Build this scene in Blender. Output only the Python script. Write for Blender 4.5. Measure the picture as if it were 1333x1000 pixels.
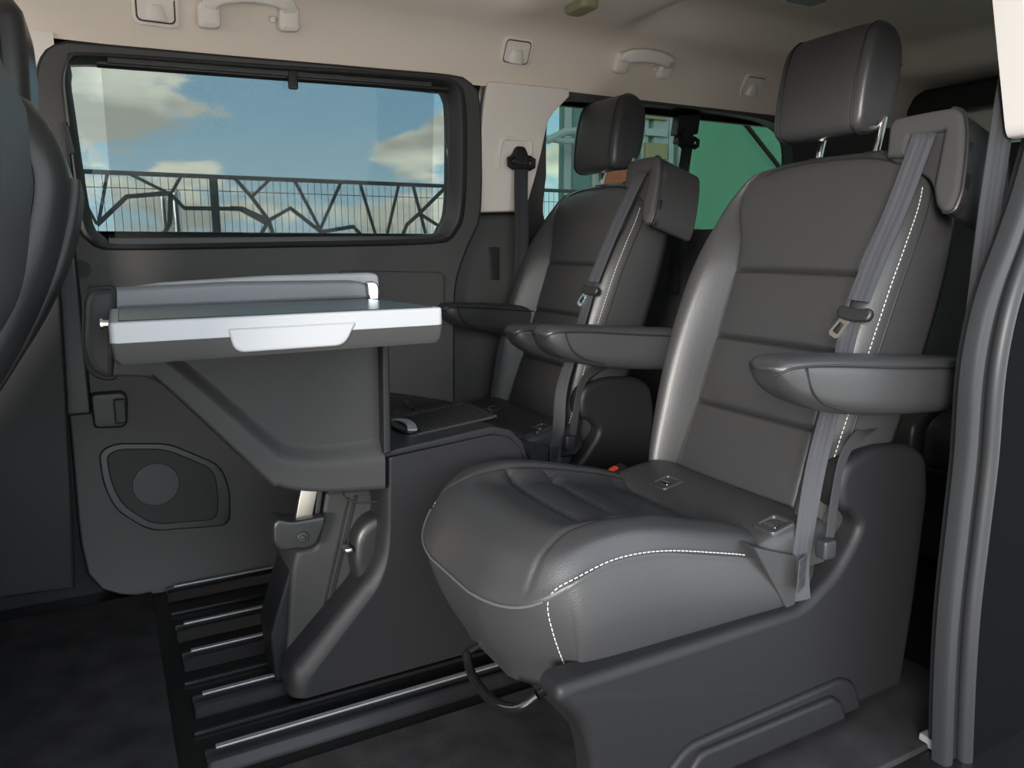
import bpy, bmesh, math, random
from mathutils import Vector as V, Matrix
random.seed(4)
for o in list(bpy.data.objects): bpy.data.objects.remove(o)
SC = bpy.context.scene; COL = SC.collection
# ------------------------------------------------------------------ camera, world, exposure
FPX, CXP, CYP = 977.0, 666.5, 500.0
PITCH, YAW = math.radians(10.4), math.radians(28.4)
CAM = V((0, 0, .88))
cd = bpy.data.cameras.new('camera'); cam = bpy.data.objects.new('camera', cd); COL.objects.link(cam)
cd.sensor_fit = 'HORIZONTAL'; cd.sensor_width = 36; cd.lens = 36*FPX/1333
cd.clip_start = .02; cd.clip_end = 500
cam.location = CAM; cam.rotation_euler = (math.pi/2-PITCH, 0, -YAW)
SC.camera = cam
vs = SC.view_settings
vs.view_transform = 'Standard'; vs.look = 'None'; vs.gamma = 1; vs.use_curve_mapping = False
vs.exposure = 0.58

def build_world():
    w = bpy.data.worlds.new('sky'); SC.world = w; w.use_nodes = True
    nt = w.node_tree; N = nt.nodes; L = nt.links; N.clear()
    out = N.new('ShaderNodeOutputWorld'); bg = N.new('ShaderNodeBackground'); L.new(bg.outputs[0], out.inputs[0])
    tc = N.new('ShaderNodeTexCoord'); sx = N.new('ShaderNodeSeparateXYZ'); L.new(tc.outputs['Generated'], sx.inputs[0])
    blue = N.new('ShaderNodeValToRGB'); L.new(sx.outputs['Z'], blue.inputs[0])
    cr = blue.color_ramp; cr.elements[0].position = 0.0; cr.elements[0].color = (.52, .66, .74, 1)
    cr.elements[1].position = .55; cr.elements[1].color = (.16, .32, .54, 1)
    e = cr.elements.new(.16); e.color = (.30, .50, .68, 1)
    mp = N.new('ShaderNodeMapping'); L.new(tc.outputs['Generated'], mp.inputs[0])
    mp.inputs['Scale'].default_value = (1, 1, 2.6); mp.inputs['Location'].default_value = (12.9, 5.2, 2.1)
    ns = N.new('ShaderNodeTexNoise'); L.new(mp.outputs[0], ns.inputs['Vector'])
    ns.inputs['Scale'].default_value = 6.5; ns.inputs['Detail'].default_value = 12; ns.inputs['Roughness'].default_value = .56
    # one cumulus bank toward the front of the vehicle, as in view
    dv = N.new('ShaderNodeVectorMath'); dv.operation = 'DISTANCE'; L.new(tc.outputs['Generated'], dv.inputs[0])
    a = math.radians(-3.5); dv.inputs[1].default_value = (math.sin(a)*.97, math.cos(a)*.97, .20)
    mr = N.new('ShaderNodeMapRange'); L.new(dv.outputs['Value'], mr.inputs[0])
    mr.inputs[1].default_value = .02; mr.inputs[2].default_value = .26; mr.inputs[3].default_value = .13; mr.inputs[4].default_value = 0
    dv2 = N.new('ShaderNodeVectorMath'); dv2.operation = 'DISTANCE'; L.new(tc.outputs['Generated'], dv2.inputs[0])
    a = math.radians(12); dv2.inputs[1].default_value = (math.sin(a)*.97, math.cos(a)*.97, .19)
    mr2 = N.new('ShaderNodeMapRange'); L.new(dv2.outputs['Value'], mr2.inputs[0])
    mr2.inputs[1].default_value = .02; mr2.inputs[2].default_value = .19; mr2.inputs[3].default_value = -.22; mr2.inputs[4].default_value = 0
    ad = N.new('ShaderNodeMath'); L.new(ns.outputs[0], ad.inputs[0]); L.new(mr.outputs[0], ad.inputs[1])
    ad2 = N.new('ShaderNodeMath'); L.new(ad.outputs[0], ad2.inputs[0]); L.new(mr2.outputs[0], ad2.inputs[1])
    rp = N.new('ShaderNodeValToRGB'); L.new(ad2.outputs[0], rp.inputs[0])
    rp.color_ramp.elements[0].position = .455; rp.color_ramp.elements[0].color = (0, 0, 0, 1)
    rp.color_ramp.elements[1].position = .525; rp.color_ramp.elements[1].color = (1, 1, 1, 1)
    n2 = N.new('ShaderNodeTexNoise'); L.new(mp.outputs[0], n2.inputs['Vector']); n2.inputs['Scale'].default_value = 7; n2.inputs['Detail'].default_value = 6
    cc = N.new('ShaderNodeValToRGB'); L.new(n2.outputs[0], cc.inputs[0])
    cc.color_ramp.elements[0].position = .40; cc.color_ramp.elements[0].color = (.50, .48, .44, 1)
    cc.color_ramp.elements[1].position = .62; cc.color_ramp.elements[1].color = (1.0, .945, .83, 1)
    mx = N.new('ShaderNodeMix'); mx.data_type = 'RGBA'
    L.new(rp.outputs[0], mx.inputs['Factor']); L.new(blue.outputs[0], mx.inputs[6]); L.new(cc.outputs[0], mx.inputs[7])
    L.new(mx.outputs[2], bg.inputs[0]); bg.inputs[1].default_value = 4.4
build_world()
sd = bpy.data.lights.new('sun', 'SUN'); sun = bpy.data.objects.new('sun', sd); COL.objects.link(sun)
sd.energy = 4.2; sd.angle = math.radians(16); sd.color = (1, .95, .87)
sun.rotation_euler = V((.72, .62, -.17)).to_track_quat('-Z', 'Y').to_euler()   # light travels toward +X +Y, down

# ------------------------------------------------------------------ pixel rays (photo frame 1333x1000) -> real coordinates
FW = V((math.sin(YAW)*math.cos(PITCH), math.cos(YAW)*math.cos(PITCH), -math.sin(PITCH)))
RT = V((math.cos(YAW), -math.sin(YAW), 0)); UP = RT.cross(FW)
def ray(px, py): return FW+RT*((px-CXP)/FPX)-UP*((py-CYP)/FPX)
def on_y(px, py, y): r = ray(px, py); return CAM+r*(y/r.y)
def on_z(px, py, z): r = ray(px, py); return CAM+r*((z-CAM.z)/r.z)
def on_x(px, py, x): r = ray(px, py); return CAM+r*(x/r.x)
def on_plane(px, py, P, n): r = ray(px, py); return CAM+r*((P-CAM).dot(n)/r.dot(n))
def interp(t, a):
    if t <= a[0][0]: return a[0][1]
    for (x0, y0), (x1, y1) in zip(a, a[1:]):
        if t <= x1: return y0+(y1-y0)*(t-x0)/(x1-x0)
    return a[-1][1]
def sinterp(t, a):                       # smooth (cosine eased catmull) interpolation
    n = len(a)
    if t <= a[0][0]: return a[0][1]
    if t >= a[-1][0]: return a[-1][1]
    for i in range(n-1):
        if t <= a[i+1][0]:
            x0, y0 = a[i]; x1, y1 = a[i+1]; h = x1-x0
            m0 = (a[i+1][1]-a[i-1][1])/(a[i+1][0]-a[i-1][0]) if i > 0 else (y1-y0)/h
            m1 = (a[i+2][1]-a[i][1])/(a[i+2][0]-a[i][0]) if i+2 < n else (y1-y0)/h
            u = (t-x0)/h
            return (2*u**3-3*u*u+1)*y0+(u**3-2*u*u+u)*h*m0+(-2*u**3+3*u*u)*y1+(u**3-u*u)*h*m1
def sstep(a, b, x):
    t = max(0, min(1, (x-a)/(b-a))); return t*t*(3-2*t)
def on_prof(px, py, prof):               # surface Y = prof(z)
    y = 2.1
    for _ in range(12): p = on_y(px, py, y); y = interp(p.z, prof)
    return on_y(px, py, y)
# far wall profiles: Y over z
DOOR = [(0, 2.02), (.08, 2.05), (.45, 2.09), (.75, 2.12), (.88, 2.115), (1.0, 2.10), (1.34, 2.04)]
QUART = [(0, 2.24), (.75, 2.26), (.95, 2.22), (1.1, 2.12), (1.34, 2.045)]
# headliner side profile in (Y, z), from the wall top up to the roof
HL = [(2.05, 1.335), (2.047, 1.38), (2.038, 1.425), (2.018, 1.463), (1.98, 1.490), (1.92, 1.50)]

# ------------------------------------------------------------------ materials
def mat(name, col, rough=.5, metal=0, bump=0, bscale=300, bkind='noise', spec=.5, var=0, vscale=8, coat=0, sheen=0):
    m = bpy.data.materials.new(name); m.use_nodes = True
    nt = m.node_tree; N = nt.nodes; L = nt.links; b = N['Principled BSDF']
    b.inputs['Base Color'].default_value = (*col, 1); b.inputs['Roughness'].default_value = rough
    b.inputs['Metallic'].default_value = metal; b.inputs['Specular IOR Level'].default_value = spec
    if coat: b.inputs['Coat Weight'].default_value = coat; b.inputs['Coat Roughness'].default_value = .2
    if sheen: b.inputs['Sheen Weight'].default_value = sheen
    tc = N.new('ShaderNodeTexCoord')
    if var:
        n = N.new('ShaderNodeTexNoise'); n.inputs['Scale'].default_value = vscale; n.inputs['Detail'].default_value = 5
        L.new(tc.outputs['Object'], n.inputs['Vector'])
        r = N.new('ShaderNodeValToRGB'); L.new(n.outputs[0], r.inputs[0])
        r.color_ramp.elements[0].position = .3; r.color_ramp.elements[1].position = .7
        r.color_ramp.elements[0].color = (*[c*(1-var) for c in col], 1); r.color_ramp.elements[1].color = (*[min(1, c*(1+var)) for c in col], 1)
        L.new(r.outputs[0], b.inputs['Base Color'])
    if bump:
        bp = N.new('ShaderNodeBump'); bp.inputs['Strength'].default_value = bump; bp.inputs['Distance'].default_value = .0008
        if bkind == 'noise':
            t = N.new('ShaderNodeTexNoise'); t.inputs['Scale'].default_value = bscale; t.inputs['Detail'].default_value = 3; L.new(t.outputs[0], bp.inputs['Height'])
        elif bkind == 'voro':
            t = N.new('ShaderNodeTexVoronoi'); t.inputs['Scale'].default_value = bscale; L.new(t.outputs['Distance'], bp.inputs['Height'])
        else:
            t = N.new('ShaderNodeTexWave'); t.inputs['Scale'].default_value = bscale; t.inputs['Distortion'].default_value = .3
            t.bands_direction = bkind; L.new(t.outputs[0], bp.inputs['Height'])
        L.new(tc.outputs['Object'], t.inputs['Vector']); L.new(bp.outputs[0], b.inputs['Normal'])
    return m
LEATHER = mat('leather', (.031, .0305, .0315), .33, bump=.25, bscale=520, bkind='voro', spec=.33)
LEATHERP = mat('perforated leather', (.027, .027, .0285), .42, bump=.9, bscale=62, bkind='Y', spec=.3)
SHADOWM = mat('painted shade', (.003, .003, .0032), .95, spec=.03)  # near-black colour stands in for shade on the jamb beside the open door
DOORM = mat('door panel', (.064, .061, .058), .55, bump=.45, bscale=800, spec=.3)
DARKP = mat('dark trim', (.017, .0165, .0165), .55, bump=.4, bscale=900, spec=.35)
PIPE = mat('light piping', (.07, .07, .073), .45)
FABRIC = mat('grey fabric', (.036, .0355, .0355), .8, bump=.6, bscale=700, spec=.3)
PLASTIC = mat('grained plastic', (.034, .034, .035), .48, bump=.45, bscale=900, spec=.45)
PLAST2 = mat('door plastic', (.029, .028, .027), .55, bump=.45, bscale=800, spec=.25)
CONSOLE = mat('console plastic', (.0115, .0113, .0125), .46, bump=.4, bscale=900, spec=.2)
BLACK = mat('black plastic', (.012, .012, .012), .4, spec=.45)
RUBBER = mat('rubber', (.010, .010, .010), .6, spec=.3)
GLOSSB = mat('gloss black', (.006, .006, .006), .12, spec=.6)
SEALM = mat('seal', (.017, .0175, .0195), .45, spec=.35)
LINER = mat('headliner', (.78, .68, .585), .9, bump=.3, bscale=600, spec=.1)
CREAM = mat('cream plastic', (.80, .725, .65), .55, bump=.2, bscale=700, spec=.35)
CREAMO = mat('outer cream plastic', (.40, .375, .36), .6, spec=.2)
CHROME = mat('chrome', (.8, .8, .8), .12, 1)
STEEL = mat('steel', (.42, .37, .32), .35, 1)
WHITE = mat('satin white', (.28, .28, .29), .38, spec=.5)
HINGE = mat('grey hinge', (.15, .152, .16), .45, bump=.3, bscale=900)
TOPM = mat('table top', (.022, .027, .027), .25, spec=.3)
CARPET = mat('carpet', (.020, .019, .0195), .95, bump=1.0, bscale=420, spec=.1, var=.35, vscale=14)
FLOORM = mat('painted floor', (.006, .006, .006), .32, spec=.45)
STRIP = mat('aluminium', (.50, .50, .52), .42, .9)
RAILG = mat('rail', (.010, .010, .011), .28)
FRAMEP = mat('window frame', (.022, .022, .022), .5, bump=.3, bscale=800)
BELT = mat('webbing', (.042, .043, .050), .62, bump=.7, bscale=240, bkind='Z', spec=.4)
BELTD = mat('dark webbing', (.020, .020, .022), .7, spec=.3)
THREAD = mat('thread', (.42, .41, .40), .8)
RED = mat('red button', (.80, .07, .03), .35)
PRINT = mat('print', (.012, .012, .014), .8)
FENCEM = mat('fence paint', (.045, .055, .058), .5)
GROUND = mat('concrete', (.50, .465, .42), .9, var=.2, vscale=1.5)
GREEN = mat('green cladding', (.09, .28, .18), .5, var=.12, vscale=.35)
TEAL = mat('teal facade', (.10, .19, .19), .3, var=.15, vscale=.5)
FRAMEM = mat('facade frame', (.30, .36, .38), .5)
OLIVE = mat('olive panel', (.25, .23, .13), .6)
BRICK = mat('terracotta', (.32, .10, .05), .8)
LAMPW = mat('lamp white', (.8, .8, .76), .3)
def glass(name, tint, spec=.035):
    m = bpy.data.materials.new(name); m.use_nodes = True; N = m.node_tree.nodes; L = m.node_tree.links
    N.remove(N['Principled BSDF']); o = N['Material Output']
    t = N.new('ShaderNodeBsdfTransparent'); t.inputs[0].default_value = (*tint, 1)
    g = N.new('ShaderNodeBsdfGlossy'); g.inputs['Roughness'].default_value = .02
    mx = N.new('ShaderNodeMixShader'); mx.inputs[0].default_value = spec
    L.new(t.outputs[0], mx.inputs[1]); L.new(g.outputs[0], mx.inputs[2]); L.new(mx.outputs[0], o.inputs[0]); return m
GLASS = glass('tinted glass', (.32, .35, .342))
GLASSG = glass('privacy glass', (.34, .39, .36))
def mesh_shade():
    m = bpy.data.materials.new('shade mesh'); m.use_nodes = True; N = m.node_tree.nodes; L = m.node_tree.links
    b = N['Principled BSDF']; o = N['Material Output']; b.inputs['Base Color'].default_value = (.35, .35, .35, 1); b.inputs['Roughness'].default_value = .9
    t = N.new('ShaderNodeBsdfTransparent'); t.inputs[0].default_value = (.74, .74, .73, 1)
    mx = N.new('ShaderNodeMixShader'); mx.inputs[0].default_value = .95
    L.new(b.outputs[0], mx.inputs[1]); L.new(t.outputs[0], mx.inputs[2]); L.new(mx.outputs[0], o.inputs[0]); return m
SHADE = mesh_shade()

# ------------------------------------------------------------------ object helpers
def tag(o, label=None, cat=None, group=None, kind=None):
    if label: o['label'] = label
    if cat: o['category'] = cat
    if group: o['group'] = group
    if kind: o['kind'] = kind
    return o
def empty(name, loc, label, cat, group=None):
    o = bpy.data.objects.new(name, None); COL.objects.link(o); o.location = loc; o.empty_display_size = .1
    return tag(o, label, cat, group)
class MB:
    def __init__(s): s.v = []; s.f = []; s.mi = []
    def add(s, verts, faces, mi=0):
        n = len(s.v); s.v += [tuple(p) for p in verts]; s.f += [tuple(i+n for i in f) for f in faces]; s.mi += [mi]*len(faces); return s
    def loft(s, rings, closed=True, cap0=True, cap1=True, mi=0):
        n = len(rings[0]); vv = [p for r in rings for p in r]; ff = []
        for i in range(len(rings)-1):
            for j in range(n if closed else n-1):
                k = (j+1) % n; ff.append((i*n+j, i*n+k, (i+1)*n+k, (i+1)*n+j))
        if closed and cap0: ff.append(tuple(range(n-1, -1, -1)))
        if closed and cap1: ff.append(tuple((len(rings)-1)*n+j for j in range(n)))
        return s.add(vv, ff, mi)
    def sweep(s, path, sec, side=None, caps=True, scale=None, mi=0):
        path = [V(p) for p in path]; rings = []; m = len(path); prev = None
        for i, p in enumerate(path):
            t = (path[min(i+1, m-1)]-path[max(i-1, 0)]).normalized()
            if side is not None: a = side[i] if isinstance(side, list) else side
            else: a = prev if prev is not None else (V((0, 0, 1)) if abs(t.z) < .9 else V((1, 0, 0)))
            a = (V(a)-t*V(a).dot(t)).normalized(); prev = a; b = t.cross(a); k = scale[i] if scale else 1
            rings.append([p+a*(q[0]*k)+b*(q[1]*k) for q in sec])
        return s.loft(rings, True, caps, caps, mi)
    def tube(s, path, r, n=8, scale=None, mi=0):
        return s.sweep(path, [(r*math.cos(2*math.pi*k/n), r*math.sin(2*math.pi*k/n)) for k in range(n)], None, True, scale, mi)
    def prism(s, poly, fr, t0, t1, r=.003, seg=3, back=False, mi=0):
        """poly: 2D outline in frame fr=(O,U,W,N); front face at N=t1, back at N=t0; front edge rounded by r."""
        O, U, W, Nn = fr
        A = sum(p[0]*q[1]-q[0]*p[1] for p, q in zip(poly, poly[1:]+poly[:1]))
        if A < 0: poly = poly[::-1]
        def inset(d):
            n = len(poly); res = []
            for i in range(n):
                p, a, c = V(poly[i]), V(poly[i-1]), V(poly[(i+1) % n])
                e1 = (p-a); e2 = (c-p)
                if e1.length < 1e-7: e1 = e2
                if e2.length < 1e-7: e2 = e1
                n1 = V((-e1.y, e1.x)).normalized(); n2 = V((-e2.y, e2.x)).normalized(); m = n1+n2
                if m.length < 1e-4: m = n1
                m.normalize(); res.append(p+m*(d/max(.45, m.dot(n1))))
            if d <= 0: return res
            for _ in range(6):                                      # collapse edges that turned over
                bad = [(res[(i+1) % n]-res[i]).dot(V(poly[(i+1) % n])-V(poly[i])) < 0 for i in range(n)]
                if not any(bad) or all(bad): break
                s0 = next(i for i in range(n) if not bad[i-1]); i = 0
                while i < n:
                    a = (s0+i) % n
                    if bad[a]:
                        j = 1
                        while bad[(a+j) % n]: j += 1
                        ids = [(a+q) % n for q in range(j+1)]
                        p0, p1 = res[ids[0]-1], res[ids[0]]; q0, q1 = res[ids[-1]], res[(ids[-1]+1) % n]
                        u, w = V(poly[ids[0]])-V(poly[ids[0]-1]), V(poly[(ids[-1]+1) % n])-V(poly[ids[-1]])
                        den = u.x*w.y-u.y*w.x; c = sum((res[q] for q in ids), V((0, 0)))/len(ids)
                        if abs(den) > 1e-9:
                            t = ((q0-p1).x*w.y-(q0-p1).y*w.x)/den; x = p1+u*t
                            if (x-c).length < 2.5*d: c = x
                        for q in ids: res[q] = c.copy()
                        i += j
                    i += 1
            return res
        lev = []
        if back:
            for k in range(seg+1):
                a = math.pi/2*k/seg; lev.append((r*(1-math.sin(a)), t0+r*(1-math.cos(a))))
        else: lev.append((0, t0))
        for k in range(seg+1):
            a = math.pi/2*k/seg; lev.append((r*(1-math.cos(a)), t1-r+r*math.sin(a)))
        rings = [[O+U*q.x+W*q.y+Nn*t for q in inset(d)] for d, t in lev]
        return s.loft(rings, True, True, True, mi)
    def box(s, c, d, r=.003, fr=None):
        O, U, W, Nn = fr or (V((0, 0, 0)), V((1, 0, 0)), V((0, 1, 0)), V((0, 0, 1)))
        c = V(c); O2 = O+U*c.x+W*c.y+Nn*c.z
        return s.prism(rrect(-d[0]/2, -d[1]/2, d[0]/2, d[1]/2, min(r, d[0]*.45, d[1]*.45), 3), (O2, U, W, Nn), -d[2]/2, d[2]/2, min(r, d[2]*.45), 2, True)
    def build(s, name, m, parent=None, smooth=True, ang=38, origin=None):
        me = bpy.data.meshes.new(name); me.from_pydata(s.v, [], s.f)
        for mm in (m if isinstance(m, (list, tuple)) else [m]): me.materials.append(mm)
        for p, i in zip(me.polygons, s.mi): p.material_index = i
        bm = bmesh.new(); bm.from_mesh(me); bmesh.ops.recalc_face_normals(bm, faces=bm.faces)
        big = [f for f in bm.faces if len(f.verts) > 4]
        if big: bmesh.ops.triangulate(bm, faces=big)
        bm.to_mesh(me); bm.free()
        if smooth:
            for p in me.polygons: p.use_smooth = True
            me.set_sharp_from_angle(angle=math.radians(ang))
        o = bpy.data.objects.new(name, me); COL.objects.link(o)
        if big and smooth:
            wn = o.modifiers.new('weighted', 'WEIGHTED_NORMAL'); wn.mode = 'FACE_AREA'; wn.weight = 100; wn.keep_sharp = True
        if parent is not None:
            o.parent = parent; off = V((0, 0, 0)); q = parent
            while q is not None: off += V(q.location); q = q.parent
            me.transform(Matrix.Translation(-off))
        elif origin is not None:
            me.transform(Matrix.Translation(-V(origin))); o.location = origin
        return o
def rrect(x0, y0, x1, y1, r, n=4):
    P = []
    for cx, cy, a in ((x1-r, y1-r, 0), (x0+r, y1-r, 90), (x0+r, y0+r, 180), (x1-r, y0+r, 270)):
        for k in range(n+1):
            t = math.radians(a+90*k/n); P.append((cx+r*math.cos(t), cy+r*math.sin(t)))
    return P
def circ(r, n=24, cx=0, cy=0): return [(cx+r*math.cos(2*math.pi*k/n), cy+r*math.sin(2*math.pi*k/n)) for k in range(n)]
def rpoly(pts, r, n=4):                   # round the corners of a polygon
    out = []; m = len(pts)
    for i in range(m):
        p, a, c = V(pts[i]), V(pts[i-1]), V(pts[(i+1) % m])
        rr = r[i] if isinstance(r, (list, tuple)) else r
        d1, d2 = (a-p), (c-p); k = min(rr, d1.length*.45, d2.length*.45)
        q1, q2 = p+d1.normalized()*k, p+d2.normalized()*k
        for j in range(n+1):
            t = j/n; out.append(tuple(q1*(1-t)**2+p*(2*t*(1-t))+q2*t*t))
    return out
def spline(P, n=6, closed=False):
    P = [V(p) for p in P]; m = len(P); out = []
    for i in range(m if closed else m-1):
        g = lambda k: P[k % m] if closed else P[max(0, min(m-1, k))]
        a, b, c, d = g(i-1), g(i), g(i+1), g(i+2)
        for j in range(n):
            t = j/n; out.append(.5*((2*b)+(c-a)*t+(2*a-5*b+4*c-d)*t*t+(3*b-a-3*c+d)*t**3))
    if not closed: out.append(P[-1])
    return out
def resample(P, step):
    P = [V(p) for p in P]; out = [P[0]]; acc = 0
    for a, b in zip(P, P[1:]):
        d = (b-a).length
        while acc+d >= step:
            a = a+(b-a)*((step-acc)/d); d = (b-a).length; acc = 0; out.append(a.copy())
        acc += d
    return out
def dashes(mb, P, ln=.0055, gap=.0030, r=.0009):
    P = resample(P, .0005); i = 0; a = int(ln/.0005); g = int(gap/.0005)
    while i+a < len(P): mb.tube([P[i], P[i+a//2], P[i+a]], r, 5); i += a+g
def copy_tree(o, parent=None):
    c = o.copy(); COL.objects.link(c); c.parent = parent
    for ch in [x for x in bpy.data.objects if x.parent == o]: copy_tree(ch, c)
    return c
def fy(y): return (V((0, y, 0)), V((1, 0, 0)), V((0, 0, 1)), V((0, -1, 0)))       # frame facing the camera side, at depth y
def pxz(pts, y): return [(on_y(a, b, y).x, on_y(a, b, y).z) for a, b in pts]
def xz(pts, y): return [tuple(p) for p in pxz(pts, y)]
def inframe(pts, fr):
    out = []
    for a, b in pts:
        p = on_plane(a, b, fr[0], fr[3])-fr[0]; out.append((p.dot(fr[1]), p.dot(fr[2])))
    return out
WEB = [(-.0235, 0), (-.0235, .0016), (-.017, .0018), (-.0155, .0026), (-.010, .0026), (-.008, .0016), (-.003, .0016), (0, .0022), (.003, .0016), (.008, .0016), (.010, .0026), (.0155, .0026), (.017, .0018), (.0235, .0016), (.0235, 0)]
def raycast_loop(poly, c, angs):          # star-shaped outline sampled at given angles
    out = []
    for a in angs:
        d = V((math.cos(a), math.sin(a))); best = None
        for p, q in zip(poly, poly[1:]+poly[:1]):
            p = V(p)-c; q = V(q)-c; e = q-p; den = d.x*e.y-d.y*e.x
            if abs(den) < 1e-12: continue
            t = (p.x*e.y-p.y*e.x)/den; u = (p.x*d.y-p.y*d.x)/den
            if t > 0 and -1e-6 <= u <= 1+1e-6 and (best is None or t > best): best = t
        out.append(c+d*(best or .01))
    return out
# ------------------------------------------------------------------ STRUCTURE
def S(o): o['kind'] = 'structure'; return o
# floor: painted pressed-steel floor, rails let into it, carpet in front
m = MB(); m.box((1.2, 1.3, -.03), (5.0, 2.0, .06), .002); floor = S(m.build('floor', FLOORM))
m = MB(); m.box((-.62, 1.33, .006), (1.325, 1.37, .012), .004)
S(m.build('floor_carpet', CARPET, floor))
m = MB(); m.prism(rrect(.10, .70, 1.45, 1.19, .03), (V((0, 0, 0)), V((1, 0, 0)), V((0, 1, 0)), V((0, 0, 1))), 0, .010, .004)
S(m.build('floor_carpet', CARPET, floor))
for y, x0 in ((2.262*.88, .063), (2.009*.88, .067), (1.854*.88, .069), (1.647*.88, .072), (1.441*.88, .074)):
    m = MB(); sec = [(-.040, 0), (-.034, .004), (-.022, .014), (-.012, .016), (-.010, .006), (.010, .006), (.012, .016), (.022, .014), (.034, .004), (.040, 0)]
    m.loft([[V((x, y+a, b+.0005)) for a, b in sec] for x in (x0+.012, x0+.02, 3.0)])
    r = m.build('floor_rail', RAILG, floor)
    m = MB(); m.box(((x0+.03+3.0)/2, y+.015, .018), (3.0-x0-.03, .011, .004), .001); m.build('rail_strip', STRIP, r)
m = MB()
for y in (2.13*.88, 1.75*.88, 1.545*.88): m.box((1.55, y, .004), (2.95, .010, .008), .002)
m.build('floor_rib', RAILG, floor)

# sliding door on the far side: inner panel, window surround, window
d_out = [(-20, 52)] and [(95, 57), (300, 75), (500, 92), (590, 100), (613, 110), (624, 138), (625, 270), (610, 315), (594, 360), (590, 420), (590, 560), (590, 690), (590, 740), (370, 745), (205, 772), (150, 771), (124, 758), (114, 735), (106, 690), (98, 600), (86, 470), (76, 380), (62, 230), (49, 120), (56, 75), (72, 60)]
f_out = [(80, 100), (90, 78), (112, 68), (350, 84), (565, 98), (596, 108), (606, 128), (608, 200), (605, 275), (592, 306), (562, 318), (350, 323), (150, 326), (120, 318), (102, 298), (92, 230), (82, 140)]
f_in = [(92, 104), (97, 88), (115, 81), (350, 98), (560, 112), (578, 119), (586, 135), (587, 200), (585, 270), (575, 297), (552, 306), (350, 310), (160, 313), (138, 309), (122, 293), (110, 230), (97, 140)]
def loop2d(px, prof, off=0):
    return [(p.x, p.z) for p in (on_prof(a, b, prof) for a, b in px)]
def ring_wall(outer, inner, prof, cen, N=180, sub=14, off=0):
    angs = [2*math.pi*k/N for k in range(N)]
    A = raycast_loop(outer, cen, angs); B = raycast_loop(inner, cen, angs)
    return [[V((a.x+(b.x-a.x)*t/sub, interp(a.y+(b.y-a.y)*t/sub, prof)+off, a.y+(b.y-a.y)*t/sub)) for a, b in zip(A, B)] for t in range(sub+1)]
DO = [tuple(p) for p in spline(loop2d(d_out, DOOR), 3, True)]
FO = [tuple(p) for p in spline(loop2d(f_out, DOOR), 4, True)]
FI = [tuple(p) for p in spline(loop2d(f_in, DOOR), 4, True)]
cw = V((.40, 1.08))
R = ring_wall(DO, FO, DOOR, cw)
edge = [p+V((0, .02, 0)) for p in R[0]]; edge2 = [p+V((0, .06, 0)) for p in R[0]]
m = MB(); m.loft([edge2, edge]+R, True, False, False)
door = S(m.build('door_1', DOORM))
R2 = ring_wall(FO, FI, DOOR, cw, sub=5)
prof_off = [.0, -.012, -.014, -.008, .004, .014]
m = MB(); m.loft([[p+V((0, o, 0)) for p in r] for r, o in zip(R2, prof_off)]+[[p+V((0, .05, 0)) for p in R2[-1]]], True, False, False)
win = S(m.build('window_1', FRAMEP))
m = MB(); G = [p+V((0, .026, 0)) for p in R2[-1]]; G2 = [p+V((0, .031, 0)) for p in R2[-1]]
m.loft([G, G2]); m.build('window_pane', GLASS, win, smooth=False)
m = MB(); m.tube([p-V((0, .014, 0)) for p in edge+[edge[0]]], .0062, 6); m.build('door_seal', RUBBER, door)
# roller shade inside the window
def shq(px, y): return on_y(px, y, 2.1)
tl, tr, bl, br = on_prof(131, 82, DOOR), on_prof(567, 113, DOOR), on_prof(150, 311, DOOR), on_prof(563, 306, DOOR)
dy = V((0, .010, 0)); m = MB()
for k in range(12):
    pass
g0 = [[tl+(tr-tl)*(j/24)+dy+((bl+(br-bl)*(j/24))-(tl+(tr-tl)*(j/24)))*(i/8) for j in range(25)] for i in range(9)]
m.loft(g0, False); S(m.build('shade_fabric', SHADE, win))
m = MB(); a, b = on_prof(126, 83, DOOR), on_prof(584, 117, DOOR); m.tube([a+V((0, .008, .004)), b+V((0, .008, .004))], .011, 10); m.build('shade_rail', BLACK, win)
a, b = on_prof(140, 79, DOOR), on_prof(560, 111, DOOR); m = MB(); m.sweep([a+V((0, -.004, 0)), b+V((0, -.004, 0))], rrect(-.006, -.008, .006, .008, .002, 2)); m.build('shade_track', PLASTIC, win)
m = MB(); a, b = on_prof(142, 315, DOOR), on_prof(580, 311, DOOR); m.sweep([a+V((0, .006, 0)), b+V((0, .006, 0))], rrect(-.010, -.012, .010, .012, .003, 2)); m.build('shade_cassette', BLACK, win)
c = on_prof(380, 105, DOOR); m = MB(); m.box(c+V((0, -.010, 0)), (.024, .018, .046), .005); m.build('shade_hook', BLACK, win)
a = on_prof(86, 165, DOOR); b = on_prof(94, 200, DOOR); m = MB(); m.sweep([a+V((0, -.012, 0)), b+V((0, -.012, 0))], rrect(-.006, -.009, .006, .009, .003, 2)); m.build('window_catch', BLACK, win)
c = on_prof(92, 160, DOOR); m = MB(); m.sweep([c+V((-.012, -.010, 0)), on_prof(100, 235, DOOR)+V((-.012, -.010, 0))], rrect(-.004, -.006, .004, .006, .002, 2)); m.build('window_track', BLACK, win)
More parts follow.
